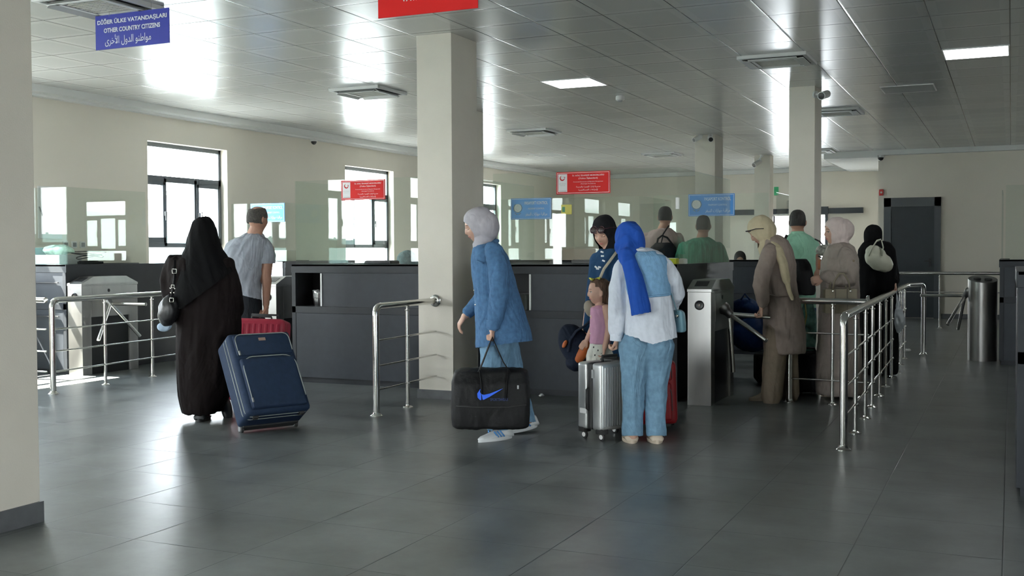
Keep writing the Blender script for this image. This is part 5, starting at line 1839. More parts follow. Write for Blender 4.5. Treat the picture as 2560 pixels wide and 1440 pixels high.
for y in (790, 812, 834):
    finish(ell(bmesh.new(), F.P(1476.5, y, -.01), .006, .006, .006), 'button', WHITE, F.r, True, world=True)
bm = bmesh.new()
F.rings(bm, [(1500, 848, 0, 23, .08), (1499, 880, 0, 27, .09), (1498, 905, 0, 28, .09)])
F.limb(bm, [(1489, 890, .0, .072), (1488, 970, .0, .060), (1488, 1052, 0, .052)])
F.limb(bm, [(1510, 890, 0, .072), (1510, 970, .0, .060), (1510, 1052, 0, .052)])
F.cloth(bm, 'trousers', WHT, .007, 4, folds(.008, 14, 8, 4.))
for x in (1488, 1510):
    shoe(F, foot(x, 1066) + RV * .05, foot(x, 1066) - RV * .11, .065, 'shoe', SHOEW, SHOEW, .06)
for (x, y) in ((1484, 868), (1495, 876), (1487, 888), (1503, 884), (1492, 898), (1508, 868)):
    finish(ell(bmesh.new(), F.P(x, y, -.085), .004, .004, .007), 'print_mark', DKTR, F.r, True, world=True)

# 6 --- woman with royal blue scarf, back to the viewer
F = Fig('woman in royal blue scarf, light denim vest and pale jeans, bending over the silver case', 7.42, 1608, 1110)
bm = bmesh.new()
hd = Head(F.P(1574, 604, .06), cdir(-.35, .85, -.6), .95); hd.add(bm, False, 40, 30)
F.limb(bm, [(1585, 618, .03, .05), (1600, 650, .0, .06)])
F.rings(bm, [(1608, 640, 0, 44, .10), (1612, 700, 0, 50, .12), (1620, 780, 0, 44, .11), (1618, 820, 0, 44, .12)])
F.limb(bm, [(1556, 665, 0, .05), (1545, 760, .0, .042), (1541, 835, .02, .028)])
F.limb(bm, [(1656, 668, .01, .036), (1688, 735, .06, .036), (1672, 790, .22, .028)])
F.limb(bm, [(1590, 850, 0, .09), (1585, 970, 0, .06), (1582, 1085, -.01, .042)])
F.limb(bm, [(1640, 850, 0, .09), (1640, 970, 0, .06), (1641, 1085, 0, .042)])
hand(bm, F.P(1541, 838, .02), cdir(.05, .1, -1), cdir(-1, .2, -.1), -1, 1.1, .98)
hand(bm, F.P(1670, 792, .23), cdir(-.3, .6, -.7), cdir(-.8, 0, -.4), -1, .9, .95)
F.body(bm, SKIN, .006, 2)
bm = bmesh.new()
F.limb(bm, [(1592, 862, 0, .120), (1586, 910, 0, .090), (1583, 960, .0, .074), (1583, 1020, 0, .068), (1580, 1102, 0, .064)])
F.limb(bm, [(1642, 862, 0, .120), (1641, 910, 0, .090), (1640, 960, .0, .072), (1638, 1020, 0, .066), (1641, 1102, 0, .064)])
F.cloth(bm, 'jeans', JEANL, .007, 3, [folds(.018, 9, 5, 5.), folds(.007, 18, 12, 2.)], cut=px_cut(lambda x, y: y > 1091))
bm = bmesh.new()
F.rings(bm, [(1600, 622, .0, 22, .07), (1606, 636, .0, 50, .11), (1612, 670, 0, 60, .13), (1616, 720, 0, 56, .135), (1620, 770, 0, 58, .145), (1624, 820, 0, 62, .155), (1626, 850, 0, 65, .16), (1626, 862, 0, 64, .16)], 56)
F.limb(bm, [(1560, 668, 0, .060), (1548, 720, .0, .064), (1545, 775, .0, .062), (1542, 825, .02, .052)])
F.limb(bm, [(1660, 660, .0, .055), (1682, 705, .03, .058), (1690, 735, .06, .054), (1676, 775, .18, .045)])
F.cloth(bm, 'shirt', SHIRT, .007, 5, [folds(.020, 9, 1.6, 8.), folds(.006, 22, 9, 2.)], cut=px_cut(lambda x, y: (y > 862 - np.abs(x - 1632) * .27 - (x < 1600) * 5) & (y > 838) & (x > 1556)))
finish(T([F.P(1542, 832, .02), F.P(1541, 852, .02)], [.046, .044], 20), 'cuff', SHIRT, F.r, True, world=True, angle=40)
bm = bmesh.new()
F.limb(bm, [(1574, 631, -.05, .018), (1590, 626, -.085, .021), (1608, 624, -.075, .020), (1618, 630, -.03, .015)], flat=.6)
F.cloth(bm, 'collar', SHIRT, .006, 2)
bm = bmesh.new()
F.rings(bm, [(1604, 628, -.01, 36, .10), (1606, 640, -.01, 56, .13), (1611, 670, -.01, 62, .145), (1616, 705, -.01, 58, .150), (1619, 735, -.01, 57, .156), (1620, 744, -.01, 54, .15)], 56)
F.cloth(bm, 'vest', VEST, .007, 4, folds(.008, 9, 5, 3.), cut=px_cut(lambda x, y: (y > 743 - (x - 1570) * .035) | ((x - 1546) ** 2 / 14. ** 2 + (y - 690) ** 2 / 50. ** 2 < 1) | ((x - 1680) ** 2 / 12. ** 2 + (y - 672) ** 2 / 40. ** 2 < 1)))
finish(T([F.P(1579, 741, -.155), F.P(1620, 742, -.172), F.P(1672, 737, -.15)], .007, 8), 'vest_hem', VEST, F.r, True, world=True)
bm = bmesh.new()
hd.shell(bm, 1.19, .010, .0)
F.limb(bm, [(1574, 612, .03, .10), (1578, 628, -.01, .085), (1572, 640, -.06, .07)])
F.limb(bm, [(1564, 638, -.10, .050), (1574, 660, -.15, .050), (1584, 690, -.17, .052), (1592, 730, -.185, .058), (1600, 766, -.19, .064), (1602, 785, -.19, .064)], flat=1.)
F.cloth(bm, 'scarf', ROYAL, .006, 4, [folds(.018, 13, 2.2, 4., shear=2.5)], cut=px_cut(lambda x, y: y > 792 - (x - 1572) * .20))
shoe(F, foot(1580, 1108) - FV * .02, foot(1577, 1108) + FV * .22, .098, 'shoe', SHOEC, SHOEC, .08)
shoe(F, foot(1643, 1109) - FV * .02, foot(1640, 1109) + FV * .22, .098, 'shoe', SHOEC, SHOEC, .08)
r = root('handbag', 'small light blue handbag at the hip of the woman in the royal blue scarf', 'bag', P(1697, 828, 7.5))
bm = bmesh.new()
rr = []
for (x, y, w_) in ((1694, 775, 9), (1695, 780, 15), (1697, 805, 17), (1698, 824, 17), (1698, 829, 13)):
    c = P(x, y, 7.52)
    rr.append([c + RV * (w_ * 7.5 / F_PX * math.cos(a)) + FV * (.10 * math.sin(a)) for a in [2 * math.pi * i / 28 for i in range(28)]])
organic(loft(bm, rr), 'bag_body', BAGLB, r, .006, 3, folds(.004, 12, 12, 1.))
finish(T([P(1672, 690, 7.48), P(1680, 740, 7.42), P(1688, 765, 7.42), P(1692, 780, 7.44)], .009, 8, flat=.4), 'strap', BAGLB, r, True, world=True)
finish(lathe(bmesh.new(), [(.010, -.003), (.010, .003)], c=P(1693, 790, 7.41), axis=-FV, seg=14), 'clasp', GOLD, r, True, world=True)
# 7 --- woman in cream hijab and taupe coat
F = Fig('woman in cream hijab, taupe coat and beige trousers bending towards the turnstile', 9.4, 1935, 1002)
bm = bmesh.new()
hd = Head(F.P(1903, 580), cdir(-.88, .15, -.55), .95); hd.add(bm, False)
F.limb(bm, [(1915, 600, 0, .052), (1930, 635, 0, .06)])
F.rings(bm, [(1935, 620, 0, 26, .09), (1945, 670, 0, 34, .12), (1950, 740, 0, 30, .11), (1955, 800, 0, 34, .13)])
F.limb(bm, [(1928, 630, -.14, .05), (1905, 710, -.17, .042), (1905, 765, -.16, .028)])
F.limb(bm, [(1945, 640, .10, .04), (1945, 700, .10, .04), (1942, 760, .06, .028)])
F.limb(bm, [(1950, 810, -.03, .075), (1937, 900, -.06, .06), (1925, 985, -.05, .042)])
F.limb(bm, [(1955, 800, .08, .09), (1968, 900, .1, .06), (1975, 980, .12, .042)])
hand(bm, F.P(1904, 766, -.16), cdir(-.05, 0, -1), cdir(-1, 0, 0), 1, 1.1, .95)
F.body(bm, SKIN, .006, 2)
hd.features(F.r, True, sides=(-1,))
bm = bmesh.new()
hd.shell(bm, 1.17, .014, .008)
ell(bm, F.P(1914, 578), .088, .09, .11, (RV, FV, ZV), 24, 18)
F.limb(bm, [(1914, 598, 0, .078), (1916, 614, -.0, .078), (1924, 628, 0, .085)])
F.limb(bm, [(1926, 606, -.06, .045), (1945, 625, -.15, .038), (1958, 660, -.19, .035), (1966, 700, -.20, .036)], flat=.9)
F.limb(bm, [(1966, 700, -.20, .022), (1974, 730, -.20, .016), (1981, 748, -.20, .010)])
F.cloth(bm, 'hijab', CREAM, .006, 4, folds(.012, 16, 6, 3., shear=4.), cut=hd.face_cut(.058, .082, -.024, .025))
bm = bmesh.new()
F.rings(bm, [(1935, 588, 0, 12, .06), (1936, 602, 0, 32, .12), (1940, 625, 0, 38, .16), (1946, 660, 0, 40, .17), (1948, 700, 0, 40, .165), (1952, 740, 0, 42, .165), (1958, 790, 0, 48, .175), (1962, 840, 0, 51, .185), (1962, 870, 0, 51, .185), (1962, 880, 0, 49, .18)], 48)
F.limb(bm, [(1926, 628, -.13, .064), (1908, 680, -.18, .066), (1903, 715, -.18, .062), (1907, 755, -.16, .048)])
F.cloth(bm, 'coat', TAUPE, .008, 4, [folds(.018, 8, 3, 4., shear=2.), folds(.006, 20, 10, 3.)])
finish(T([F.P(1920, 735, -.165), F.P(1945, 742, -.185), F.P(1985, 740, -.16)], .011, 8, flat=.5), 'belt', TAUPE, F.r, True, world=True)
bm = bmesh.new()
F.limb(bm, [(1945, 820, -.05, .10), (1936, 900, -.06, .092), (1928, 990, -.05, .088)])
F.limb(bm, [(1960, 820, .08, .10), (1970, 900, .1, .085), (1974, 985, .12, .080)])
F.cloth(bm, 'trousers', BEIGE, .008, 5, folds(.016, 9, 3, 5.))
shoe(F, foot(1925, 1000), foot(1873, 1002), .095, 'shoe', SHOEC, SHOEC, .075)
shoe(F, foot(1982, 990), foot(1935, 992), .095, 'shoe', SHOEC, SHOEC, .075)
g = root('sunglasses', 'black sunglasses resting on the cream hijab', 'sunglasses', hd.W(0, .09, .08))
finish(recalc(T([hd.W(-.06, .085, .062), hd.W(-.03, .098, .070), hd.W(0, .103, .072), hd.W(.03, .098, .070), hd.W(.06, .085, .062)], .015, 8, flat=.4)), 'lens', SUNG, g, True, world=True)
for s in (-1, 1):
    finish(T([hd.W(s * .066, .085, .066), hd.W(s * .093, .03, .05), hd.W(s * .097, -.03, .015)], .004, 6), 'temple', BLACK, g, True, world=True)

# 8 --- man in mint polo, back to the viewer
F = Fig('dark-haired man in mint green polo shirt and blue jeans seen from behind', 11.0, 2000, 950)
bm = bmesh.new()
hd = Head(F.P(1994, 556), cdir(.3, .95, -.05), .98); hd.add(bm, True, 48, 36)
F.limb(bm, [(1994, 575, 0, .06), (1996, 600, 0, .07)])
F.rings(bm, [(1998, 600, 0, 30, .08), (2000, 640, 0, 40, .11), (2000, 720, 0, 34, .11), (2000, 780, 0, 34, .12)])
F.limb(bm, [(2034, 615, 0, .052), (2038, 675, -.03, .044), (2038, 700, -.1, .034), (2036, 706, -.14, .03)])
F.limb(bm, [(1964, 615, 0, .052), (1960, 680, 0, .044), (1970, 730, -.05, .03)])
for x in (1988, 2012):
    F.limb(bm, [(x, 780, 0, .085), (x, 860, 0, .058), (x, 935, 0, .04)])
hand(bm, F.P(2036, 700, -.1), cdir(-.4, -.3, -.8), cdir(-1, .3, 0), -1, 1.1, 1.)
F.body(bm, SKIN2, .007, 2)
bm = bmesh.new()
hd.shell(bm, 1.05, .010, .006)
F.cloth(bm, 'hair', HAIRD, .006, 2, folds(.004, 60, 60, 1.), cut=lambda co: (lambda x, y, z: (y > .06) | (z < -.045) | ((y > .0) & (z < .02)) | ((abs(x) > .055) & (y > -.02) & (z < .0)))(*hd.local(co)))
finish(T([hd.W(.074, .07, .008), hd.W(.082, .02, .008), hd.W(.086, -.01, .005)], .003, 6), 'glasses_temple', BLACK, F.r, True, world=True)
bm = bmesh.new()
F.rings(bm, [(1995, 582, 0, 14, .065), (1996, 592, 0, 32, .10), (1998, 606, 0, 44, .12), (2000, 640, 0, 43, .13), (2000, 700, 0, 38, .135), (2001, 760, 0, 38, .14), (2001, 772, 0, 37, .14)], 44)
F.limb(bm, [(2032, 612, 0, .06), (2038, 636, -.01, .062)])
F.limb(bm, [(1966, 612, 0, .06), (1960, 636, 0, .062)])
F.cloth(bm, 'polo_shirt', MINT, .008, 4, folds(.016, 12, 3, 5., shear=3.), cut=px_cut(lambda x, y: (y > 636) & ((x > 2040) | (x < 1956))))
bm = bmesh.new()
F.rings(bm, [(1994, 578, 0, 15, .066), (1995, 588, 0, 20, .08)])
F.cloth(bm, 'collar', MINT, .006, 2)
bm = bmesh.new()
for x in (1988, 2013):
    F.limb(bm, [(x, 770, 0, .105), (x, 860, 0, .085), (x, 940, 0, .072)])
F.cloth(bm, 'jeans', BLUJ, .009, 5, folds(.012, 9, 5, 5.))
for x in (1988, 2013):
    shoe(F, foot(x, 950) - FV * .05, foot(x, 950) + FV * .22, .10, 'shoe', SHOEB, RUB)
r = root('tote_bag', 'black tote bag hanging on the back of the man in mint green', 'bag', P(2010, 735, 10.6))
bm = bmesh.new()
rr = []
for (x, y, w_) in ((1998, 648, 18), (2002, 662, 24), (2008, 695, 27), (2014, 725, 25), (2016, 737, 20)):
    c = P(x, y, 10.72)
    rr.append([c + RV * (w_ * 10.7 / F_PX * math.cos(a)) + FV * (.07 * math.sin(a)) for a in [2 * math.pi * i / 28 for i in range(28)]])
organic(loft(bm, rr), 'bag_body', BAGB, r, .008, 3, folds(.008, 12, 8, 1.))
finish(T([P(1985, 652, 10.66), P(1974, 620, 10.72), P(1963, 596, 10.86), P(1967, 588, 10.94)], .014, 8, flat=.4), 'strap', BAGB, r, True, world=True)

# 9 --- woman with pale pink hijab and long greyish coat
F = Fig('woman in pale pink hijab and long taupe coat, head turned left, beside the railing', 9.7, 2095, 995)
bm = bmesh.new()
hd = Head(F.P(2088, 582), cdir(-1, -.10, -.02), .95); hd.add(bm, False)
F.limb(bm, [(2095, 600, 0, .052), (2102, 640, 0, .06)])
F.rings(bm, [(2102, 630, 0, 30, .09), (2103, 680, 0, 38, .12), (2100, 760, 0, 36, .12), (2098, 850, 0, 40, .13)])
F.limb(bm, [(2112, 640, -.15, .05), (2122, 700, -.18, .042), (2060, 692, -.2, .028)])
F.limb(bm, [(2095, 645, .14, .05), (2090, 720, .15, .042), (2058, 710, .05, .028)])
for x in (2085, 2112):
    F.limb(bm, [(x, 850, 0, .09), (x, 920, 0, .06), (x, 980, 0, .042)])
hand(bm, F.P(2058, 694, -.19), cdir(-1, .1, -.25), cdir(0, .9, -.4), 1, .9, .95)
F.body(bm, SKIN, .006, 2)
hd.features(F.r, False, sides=(-1,))
bm = bmesh.new()
hd.shell(bm, 1.17, .016, .008)
ell(bm, F.P(2106, 576), .10, .10, .105, (RV, FV, ZV), 24, 18)
F.limb(bm, [(2098, 602, 0, .078), (2102, 622, 0, .082)])
F.cloth(bm, 'hijab', PINKH, .006, 4, folds(.010, 16, 8, 3., shear=8.), cut=hd.face_cut(.060, .084, -.018, .022))
bm = bmesh.new()
F.rings(bm, [(2100, 606, 0, 16, .07), (2102, 620, 0, 32, .13), (2101, 650, 0, 43, .165), (2100, 690, 0, 45, .175), (2100, 730, 0, 44, .175), (2098, 780, 0, 47, .185), (2098, 860, 0, 51, .20), (2098, 940, 0, 54, .21), (2098, 978, 0, 54, .21), (2098, 984, 0, 51, .20)], 52)
F.limb(bm, [(2115, 636, -.13, .070), (2127, 672, -.19, .070), (2122, 700, -.21, .066), (2095, 698, -.23, .056), (2066, 690, -.21, .046)])
F.cloth(bm, 'coat', TAUPE2, .008, 4, [folds(.022, 8, 1.8, 9.), folds(.006, 20, 12, 3.)])
finish(ell(bmesh.new(), F.P(2134, 652, -.245), .010, .007, .010), 'button', BEIGE, F.r, True, world=True)
finish(T([F.P(2070, 735, -.165), F.P(2100, 738, -.19), F.P(2138, 735, -.15)], .012, 8, flat=.5), 'belt', TAUPE2, F.r, True, world=True)
for x, d_ in ((2082, -.08), (2108, .05)):
    shoe(F, foot(x + 24, 990), foot(x - 30, 990), .095, 'shoe', SHOEC, SHOEC, .075)
r = root('handbag', 'khaki structured handbag with twin handles hanging before the long taupe coat', 'bag', P(2099, 781, 9.4))
m4 = Matrix.Identity(4)
c = P(2099, 752, 9.40)
mt = Matrix((RV, FV, ZV)).transposed().to_4x4(); mt.translation = c
finish(recalc(B(-.138, .138, -.05, .05, -.105, .105, .012, mtx=mt)), 'bag_body', BAGT, r, True, world=True, angle=50)
for x in (-.05, .05):
    finish(B(x - .004, x + .004, -.054, -.05, -.10, .10, mtx=mt), 'seam_strip', mat('khaki_dark', (.11, .09, .06), .5), r, world=True)
for d_ in (-.05, .05):
    q = lambda x, z: mt @ V(x, d_, z)
    finish(T([q(-.075, .09), q(-.060, .17), q(-.02, .235), q(.02, .235), q(.060, .17), q(.075, .09)], .008, 8), 'handle', BAGT, r, True, world=True)
for x in (-.075, .075):
    finish(ell(bmesh.new(), mt @ V(x, -.056, .085), .011, .006, .011), 'ring', GOLD, r, True, world=True)

# 10 --- far woman in black with ivory bag
F = Fig('woman in black seen from behind by the railing end, ivory bag on her shoulder', 11.4, 2192, 940)
bm = bmesh.new()
hd = Head(F.P(2182, 594), cdir(-.2, 1), .95); hd.add(bm, False, 40, 30)
F.limb(bm, [(2184, 610, 0, .055), (2190, 640, 0, .06)])
F.rings(bm, [(2190, 630, 0, 30, .09), (2192, 700, 0, 34, .11), (2192, 800, 0, 36, .12)])
F.limb(bm, [(2222, 640, 0, .05), (2232, 690, 0, .042), (2236, 705, -.1, .028)])
F.limb(bm, [(2160, 640, 0, .05), (2155, 700, 0, .042), (2165, 745, 0, .028)])
for x in (2182, 2204):
    F.limb(bm, [(x, 800, 0, .09), (x, 870, 0, .06), (x, 930, 0, .042)])
hand(bm, F.P(2234, 706, -.1), cdir(.2, -.1, -.8), cdir(-1, 0, 0), -1, 1.1, .95)
F.body(bm, SKIN, .007, 2)
bm = bmesh.new()
F.rings(bm, [(2183, 600, 0, 14, .08), (2190, 607, 0, 32, .12), (2192, 625, 0, 44, .15), (2193, 660, 0, 47, .16), (2194, 700, 0, 47, .17), (2194, 780, 0, 46, .18), (2194, 860, 0, 48, .20), (2194, 925, 0, 48, .21), (2194, 932, 0, 45, .20)], 44)
F.limb(bm, [(2222, 635, 0, .06), (2234, 690, 0, .055), (2236, 702, -.08, .05)])
F.cloth(bm, 'abaya', BLK, .009, 5, folds(.022, 10, 1.2, 9.))
bm = bmesh.new()
hd.shell(bm, 1.17, .006, .004)
F.limb(bm, [(2182, 605, 0, .09), (2184, 625, 0, .10)])
F.cloth(bm, 'hijab', BLK, .008, 4, folds(.008, 12, 6, 3.))
for x in (2184, 2206):
    shoe(F, foot(x, 938) - FV * .04, foot(x, 938) + FV * .2, .095, 'shoe', SHOEB, RUB)
r = root('shoulder_bag', 'ivory shoulder bag slung behind the far woman in black', 'bag', P(2200, 690, 11.1))
bm = ell(bmesh.new(), P(2197, 652, 11.16), .155, .075, .095, (cdir(.86, 0, -.50), cdir(0, 1), cdir(.50, 0, .86)), 28, 20)
ell(bm, P(2190, 634, 11.16), .11, .06, .075, (cdir(.9, 0, -.42), cdir(0, 1), cdir(.42, 0, .9)), 24, 16)
organic(bm, 'bag_body', BAGW, r, .007, 4, folds(.012, 12, 10, 7.))
finish(T([P(2172, 640, 11.12), P(2180, 620, 11.10), P(2192, 602, 11.12), P(2200, 600, 11.2)], .017, 8, flat=.4), 'strap', BAGW, r, True, world=True)
finish(T([P(2205, 640, 11.08), P(2208, 618, 11.08), P(2204, 602, 11.14)], .015, 8, flat=.4), 'strap', BAGW, r, True, world=True)
r = root('plastic_bag', 'clear crumpled plastic bag hanging behind the long railing', 'bag', P(2243, 830, 11.3))
bm = ell(bmesh.new(), P(2243, 800, 11.3), .075, .06, .13, seg=24, rings=18)
tube(bm, [P(2243, 770, 11.3), P(2240, 735, 11.3), P(2237, 712, 11.3)], [.03, .012, .01], 8)
organic(bm, 'bag_skin', mat('milky_plastic', (.42, .46, .48), .3, var=.2, vs=20), r, .008, 2, folds(.022, 18, 10, 4.))

# 11 --- two men seen through the booth glass
def back_man(label, D, fx, hx, hy, sx, shirt, name, skin, hair, w_=52, turn=.2):
    F = Fig(label, D, fx)
    k = 12.5 / D
    bm = bmesh.new()
    hd = Head(F.P(hx, hy), cdir(turn, 1, -.08), .98); hd.add(bm, True, 44, 32)
    X = sx
    F.limb(bm, [(hx, hy + 16, 0, .058), (X, hy + 40, 0, .07)])
    F.rings(bm, [(X, hy + 44, 0, 30, .09), (X, hy + 90, 0, 38, .11), (X, hy + 150, 0, 34, .12)])
    for s in (-1, 1):
        F.limb(bm, [(X + s * w_ * .75, hy + 55, 0, .05), (X + s * w_ * .92, hy + 110, 0, .044), (X + s * w_ * .7, hy + 150, .12, .03)])
        F.limb(bm, [(X + s * 15, hy + 150, 0, .085), (X + s * 15, hy + 260, 0, .058), (X + s * 15, 900, 0, .042)])
        hand(bm, F.P(X + s * w_ * .7, hy + 152, .13), cdir(-s * .4, .8, -.3), cdir(0, 0, -1), -s, .6, .95)
    F.body(bm, skin, .009, 2)
    bm = bmesh.new()
    hd.shell(bm, 1.05, .010, .006)
    F.cloth(bm, 'hair', hair, .007, 2, None, cut=lambda co: (lambda x, y, z: (y > .06) | (z < -.05) | ((y > .0) & (z < .02)))(*hd.local(co)))
    bm = bmesh.new()
    F.rings(bm, [(hx, hy + 28, 0, 15, .07), (X, hy + 36, 0, w_ * .6, .11), (X, hy + 50, 0, w_ * .92, .13), (X, hy + 80, 0, w_ * .95, .14), (X, hy + 120, 0, w_ * .86, .14), (X, hy + 190, 0, w_ * .8, .15)], 44)
    for s in (-1, 1):
        F.limb(bm, [(X + s * w_ * .78, hy + 52, 0, .06), (X + s * w_ * .98, hy + 85, 0, .062), (X + s * w_ * .94, hy + 115, .02, .055)])
    F.cloth(bm, name, shirt, .009, 4, folds(.016, 12, 3, 5.))
    bm = bmesh.new()
    for s in (-1, 1):
        F.limb(bm, [(X + s * 16, hy + 170, 0, .11), (X + s * 15, hy + 270, 0, .085), (X + s * 15, foot_y(D) - 12, 0, .072)])
    F.cloth(bm, 'trousers', DKTR, .011, 4)
    for s in (-1, 1):
        p = F.P(X + s * 15, 800); p.z = 0
        shoe(F, p - FV * .05, p + FV * .22, .10, 'shoe', SHOEB, RUB)
    return F
def foot_y(D):
    return 628 + CAM_H * F_PX / D
back_man('man in dusty pink shirt behind the booth glass, black backpack on', 12.6, 1662, 1663, 543, 1655, ROSE, 'shirt', SKIN2, HAIRD, 52, .3)
back_man('man in green striped shirt behind the booth glass, back turned', 12.3, 1755, 1758, 566, 1753, GRNS, 'striped_shirt', SKIN2, HAIRD, 56, .1)
r = root('backpack', 'black backpack with a loop strap on the man in dusty pink', 'bag', P(1660, 700, 12.35))
bm = bmesh.new()
rr = []
for (x, y, w_, d_) in ((1660, 607, 20, .05), (1658, 618, 32, .09), (1657, 645, 34, .11), (1657, 690, 34, .12), (1657, 700, 30, .10)):
    c = P(x, y, 12.36)
    rr.append([c + RV * (w_ * 12.36 / F_PX * math.cos(a)) + FV * (d_ * math.sin(a)) for a in [2 * math.pi * i / 28 for i in range(28)]])
organic(loft(bm, rr), 'pack_body', BAGB, r, .009, 3, folds(.008, 12, 8, 1.))
finish(T([P(1641, 616, 12.34), P(1645, 597, 12.38), P(1655, 589, 12.4), P(1668, 594, 12.4), P(1682, 612, 12.34)], .011, 8), 'loop_strap', BAGB, r, True, world=True)
finish(T([P(1652, 612, 12.36), P(1658, 585, 12.44), P(1672, 564, 12.5)], .008, 8), 'shoulder_strap', BAGB, r, True, world=True)

# 12 --- seated officers, only heads above the counters
def seated(label, D, x, y, f, hijab, hair, cloth):
    F = Fig(label, D, x)
    bm = bmesh.new()
    hd = Head(F.P(x, y), f, .95); hd.add(bm, True, 48, 36)
    k = .001 / F.k
    F.limb(bm, [(x, y + 18 * 10 / D, 0, .055), (x, y + 60 * 10 / D, 0, .06)])
    c = hd.c
    bt = lambda a, b, z: c + RV * a + FV * b + ZV * z
    tube(bm, [bt(0, 0, -.24), bt(0, 0, -.45), bt(0, 0, -.68)], [.12, .14, .15], 20, dome=True)
    for s in (-1, 1):
        fh = V(f.x, f.y, 0).normalized()
        tube(bm, [bt(s * .17, 0, -.27), bt(s * .20, 0, -.52), bt(s * .12, 0, -.50) + fh * .24], [.05, .042, .028], 14, dome=True)
        hip = bt(s * .09, 0, -.72); kn = hip + fh * .42; an = kn - ZV * .40
        tube(bm, [hip, kn, an], [.085, .06, .042], 14, dome=True)
        hand(bm, bt(s * .12, 0, -.50) + fh * .25, fh, -ZV, s, .3, .95)
    F.body(bm, SKIN, .009, 2)
    hd.features(F.r, True)
    bm = bmesh.new()
    tube(bm, [bt(0, 0, -.20), bt(0, 0, -.30), bt(0, 0, -.5), bt(0, 0, -.72)], [.10, .17, .17, .17], 20, dome=True)
    for s in (-1, 1):
        tube(bm, [bt(s * .16, 0, -.27), bt(s * .20, 0, -.50), bt(s * .13, 0, -.50) + fh * .20], [.065, .058, .045], 14, dome=True)
    F.cloth(bm, 'uniform_shirt', cloth, .01, 4, folds(.01, 12, 6, 2.))
    bm = bmesh.new()
    if hijab:
        hd.shell(bm, 1.17, .014, .008)
        tube(bm, [bt(0, 0, -.10), bt(0, 0, -.20)], [.08, .10], 16, dome=True)
        F.cloth(bm, 'hijab', hijab, .007, 4, folds(.008, 16, 9, 3.), cut=hd.face_cut(.060, .084, -.018, .02))
    else:
        hd.shell(bm, 1.06, .010, .008)
        F.cloth(bm, 'hair', hair, .007, 2, None, cut=lambda co: (lambda x_, y_, z_: (y_ > .075) | (z_ < -.05) | ((y_ > .0) & (z_ < .025)))(*hd.local(co)))
    return F
seated('seated woman in grey teal hijab, only her head above the booth counter', 11.5, 1018, 660, cdir(-.7, -.3, -.35), HJT, None, NAVD)
seated('seated officer whose dark hair just shows above the second booth counter', 14.3, 1850, 652, cdir(-.2, -1, -.5), None, HAIRD, CL('officer_blue', (.05, .08, .14)))

# remaining bags in the queue
r = root('duffel_bag', 'blue duffel bag in the dark behind the turnstile arm', 'bag', (-2.05, 10.75, 0))
BLUN = CL('blue_nylon', (.006, .030, .115), rough=.5)
bm = ell(bmesh.new(), P(1880, 832, 10.6), .22, .15, .18, (cdir(1, .1), cdir(-.1, 1), cdir(0, 0, 1)), 28, 20)
organic(bm, 'bag_body', BLUN, r, .009, 4, folds(.02, 9, 7, 2.))
r2 = root('duffel_bag', 'smaller blue bag piled on the other blue duffel bag', 'bag', P(1860, 790, 10.6))
organic(ell(bmesh.new(), P(1862, 772, 10.6), .14, .12, .10, seg=24, rings=16), 'bag_body', BLUN, r2, .009, 4, folds(.02, 10, 9, 8.))
finish(T([P(1852, 750, 10.5), P(1862, 735, 10.5), P(1875, 750, 10.5)], .009, 8), 'handle', BLUN, r2, True, world=True)
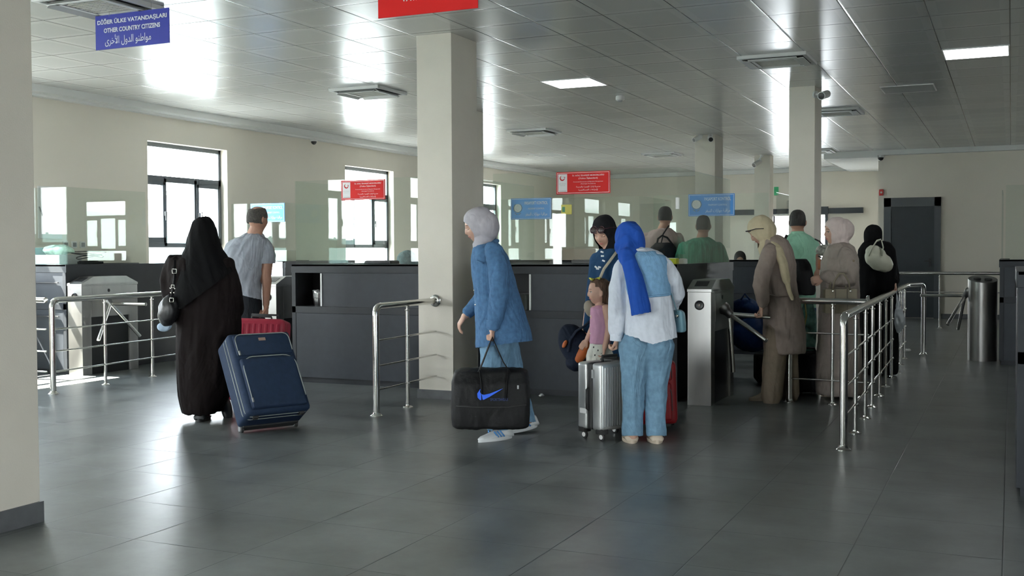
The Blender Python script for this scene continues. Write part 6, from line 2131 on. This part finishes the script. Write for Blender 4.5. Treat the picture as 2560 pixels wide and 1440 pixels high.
# luggage cart that carries them
r = root('luggage_stack', 'dark trolley suitcase lying under the blue bags', 'suitcase', (-1.98, 10.8, 0))
r.rotation_euler = (0, 0, .3)
finish(recalc(B(-.30, .30, -.18, .18, .03, .29, .03, seg=3)), 'shell', DKTR, r, True, angle=50)
for sx in (-.25, .25):
    for sy in (-.13, .13):
        wheel(r, (sx, sy, .022), .022, .018, GREYP)
finish(T([(-.10, -.18, .16), (-.09, -.21, .16), (.09, -.21, .16), (.10, -.18, .16)], .01, 8), 'carry_handle', RUB, r, True)
p = foot(2006, 983)
r = place('black trolley suitcase on the floor between the two women in taupe coats', 'suitcase', 'trolley_suitcase', (p.x, p.y, 0), (RV.x, RV.y), 0)
soft_case(r, .26, .20, .36, CL('black_case', (.010, .010, .012)), RUB, pocket=False)
r = root('printed_cloth', 'floral printed cloth bundle standing on the black case between the two taupe coats', 'cloth', P(2022, 875, 9.98))
bm = bmesh.new()
rr = []
for (x, y, w_) in ((2020, 752, 10), (2022, 780, 16), (2022, 830, 17), (2020, 880, 15)):
    c = P(x, y, 9.93)
    rr.append([c + RV * (w_ * 10.2 / F_PX * math.cos(a)) + FV * (.05 * math.sin(a)) for a in [2 * math.pi * i / 24 for i in range(24)]])
organic(loft(bm, rr), 'cloth_folds', CL('teal_floral', (.16, .33, .30), var=.8, vs=12), r, .008, 2, folds(.02, 18, 2, 3.))
finish(T([P(2012, 752, 9.86), P(2016, 790, 9.85), P(2009, 830, 9.85), P(2006, 862, 9.86)], [.012, .02, .012, .008], 8, flat=.4), 'yellow_trim', CL('yellow_cloth', (.45, .40, .16)), r, True, world=True)
r = root('patterned_bag', 'small bag with grey and white leaf pattern beside the pale pink hijab', 'bag', P(2062, 650, 10.4))
organic(ell(bmesh.new(), P(2062, 626, 10.4), .085, .06, .055, (RV, FV, ZV), 24, 16), 'bag_body', CL('leaf_print', (.34, .34, .30), var=.75, vs=24), r, .006, 3, folds(.008, 20, 20, 3.))
finish(T([P(2045, 640, 10.35), P(2062, 648, 10.33), P(2078, 640, 10.35)], .014, 8, flat=.4), 'dark_band', BAGB, r, True, world=True)
finish(recalc(B(-.05, .05, -.04, .04, -.10, .0, .02, mtx=Matrix.Translation(P(2058, 648, 10.42)))), 'rust_base', mat('rust_leather', (.30, .11, .05), .6), r, True, world=True, angle=50)
finish(T([P(2060, 616, 10.40), P(2050, 604, 10.6), P(2038, 598, 10.9)], .007, 6), 'strap', BAGB, r, True, world=True)
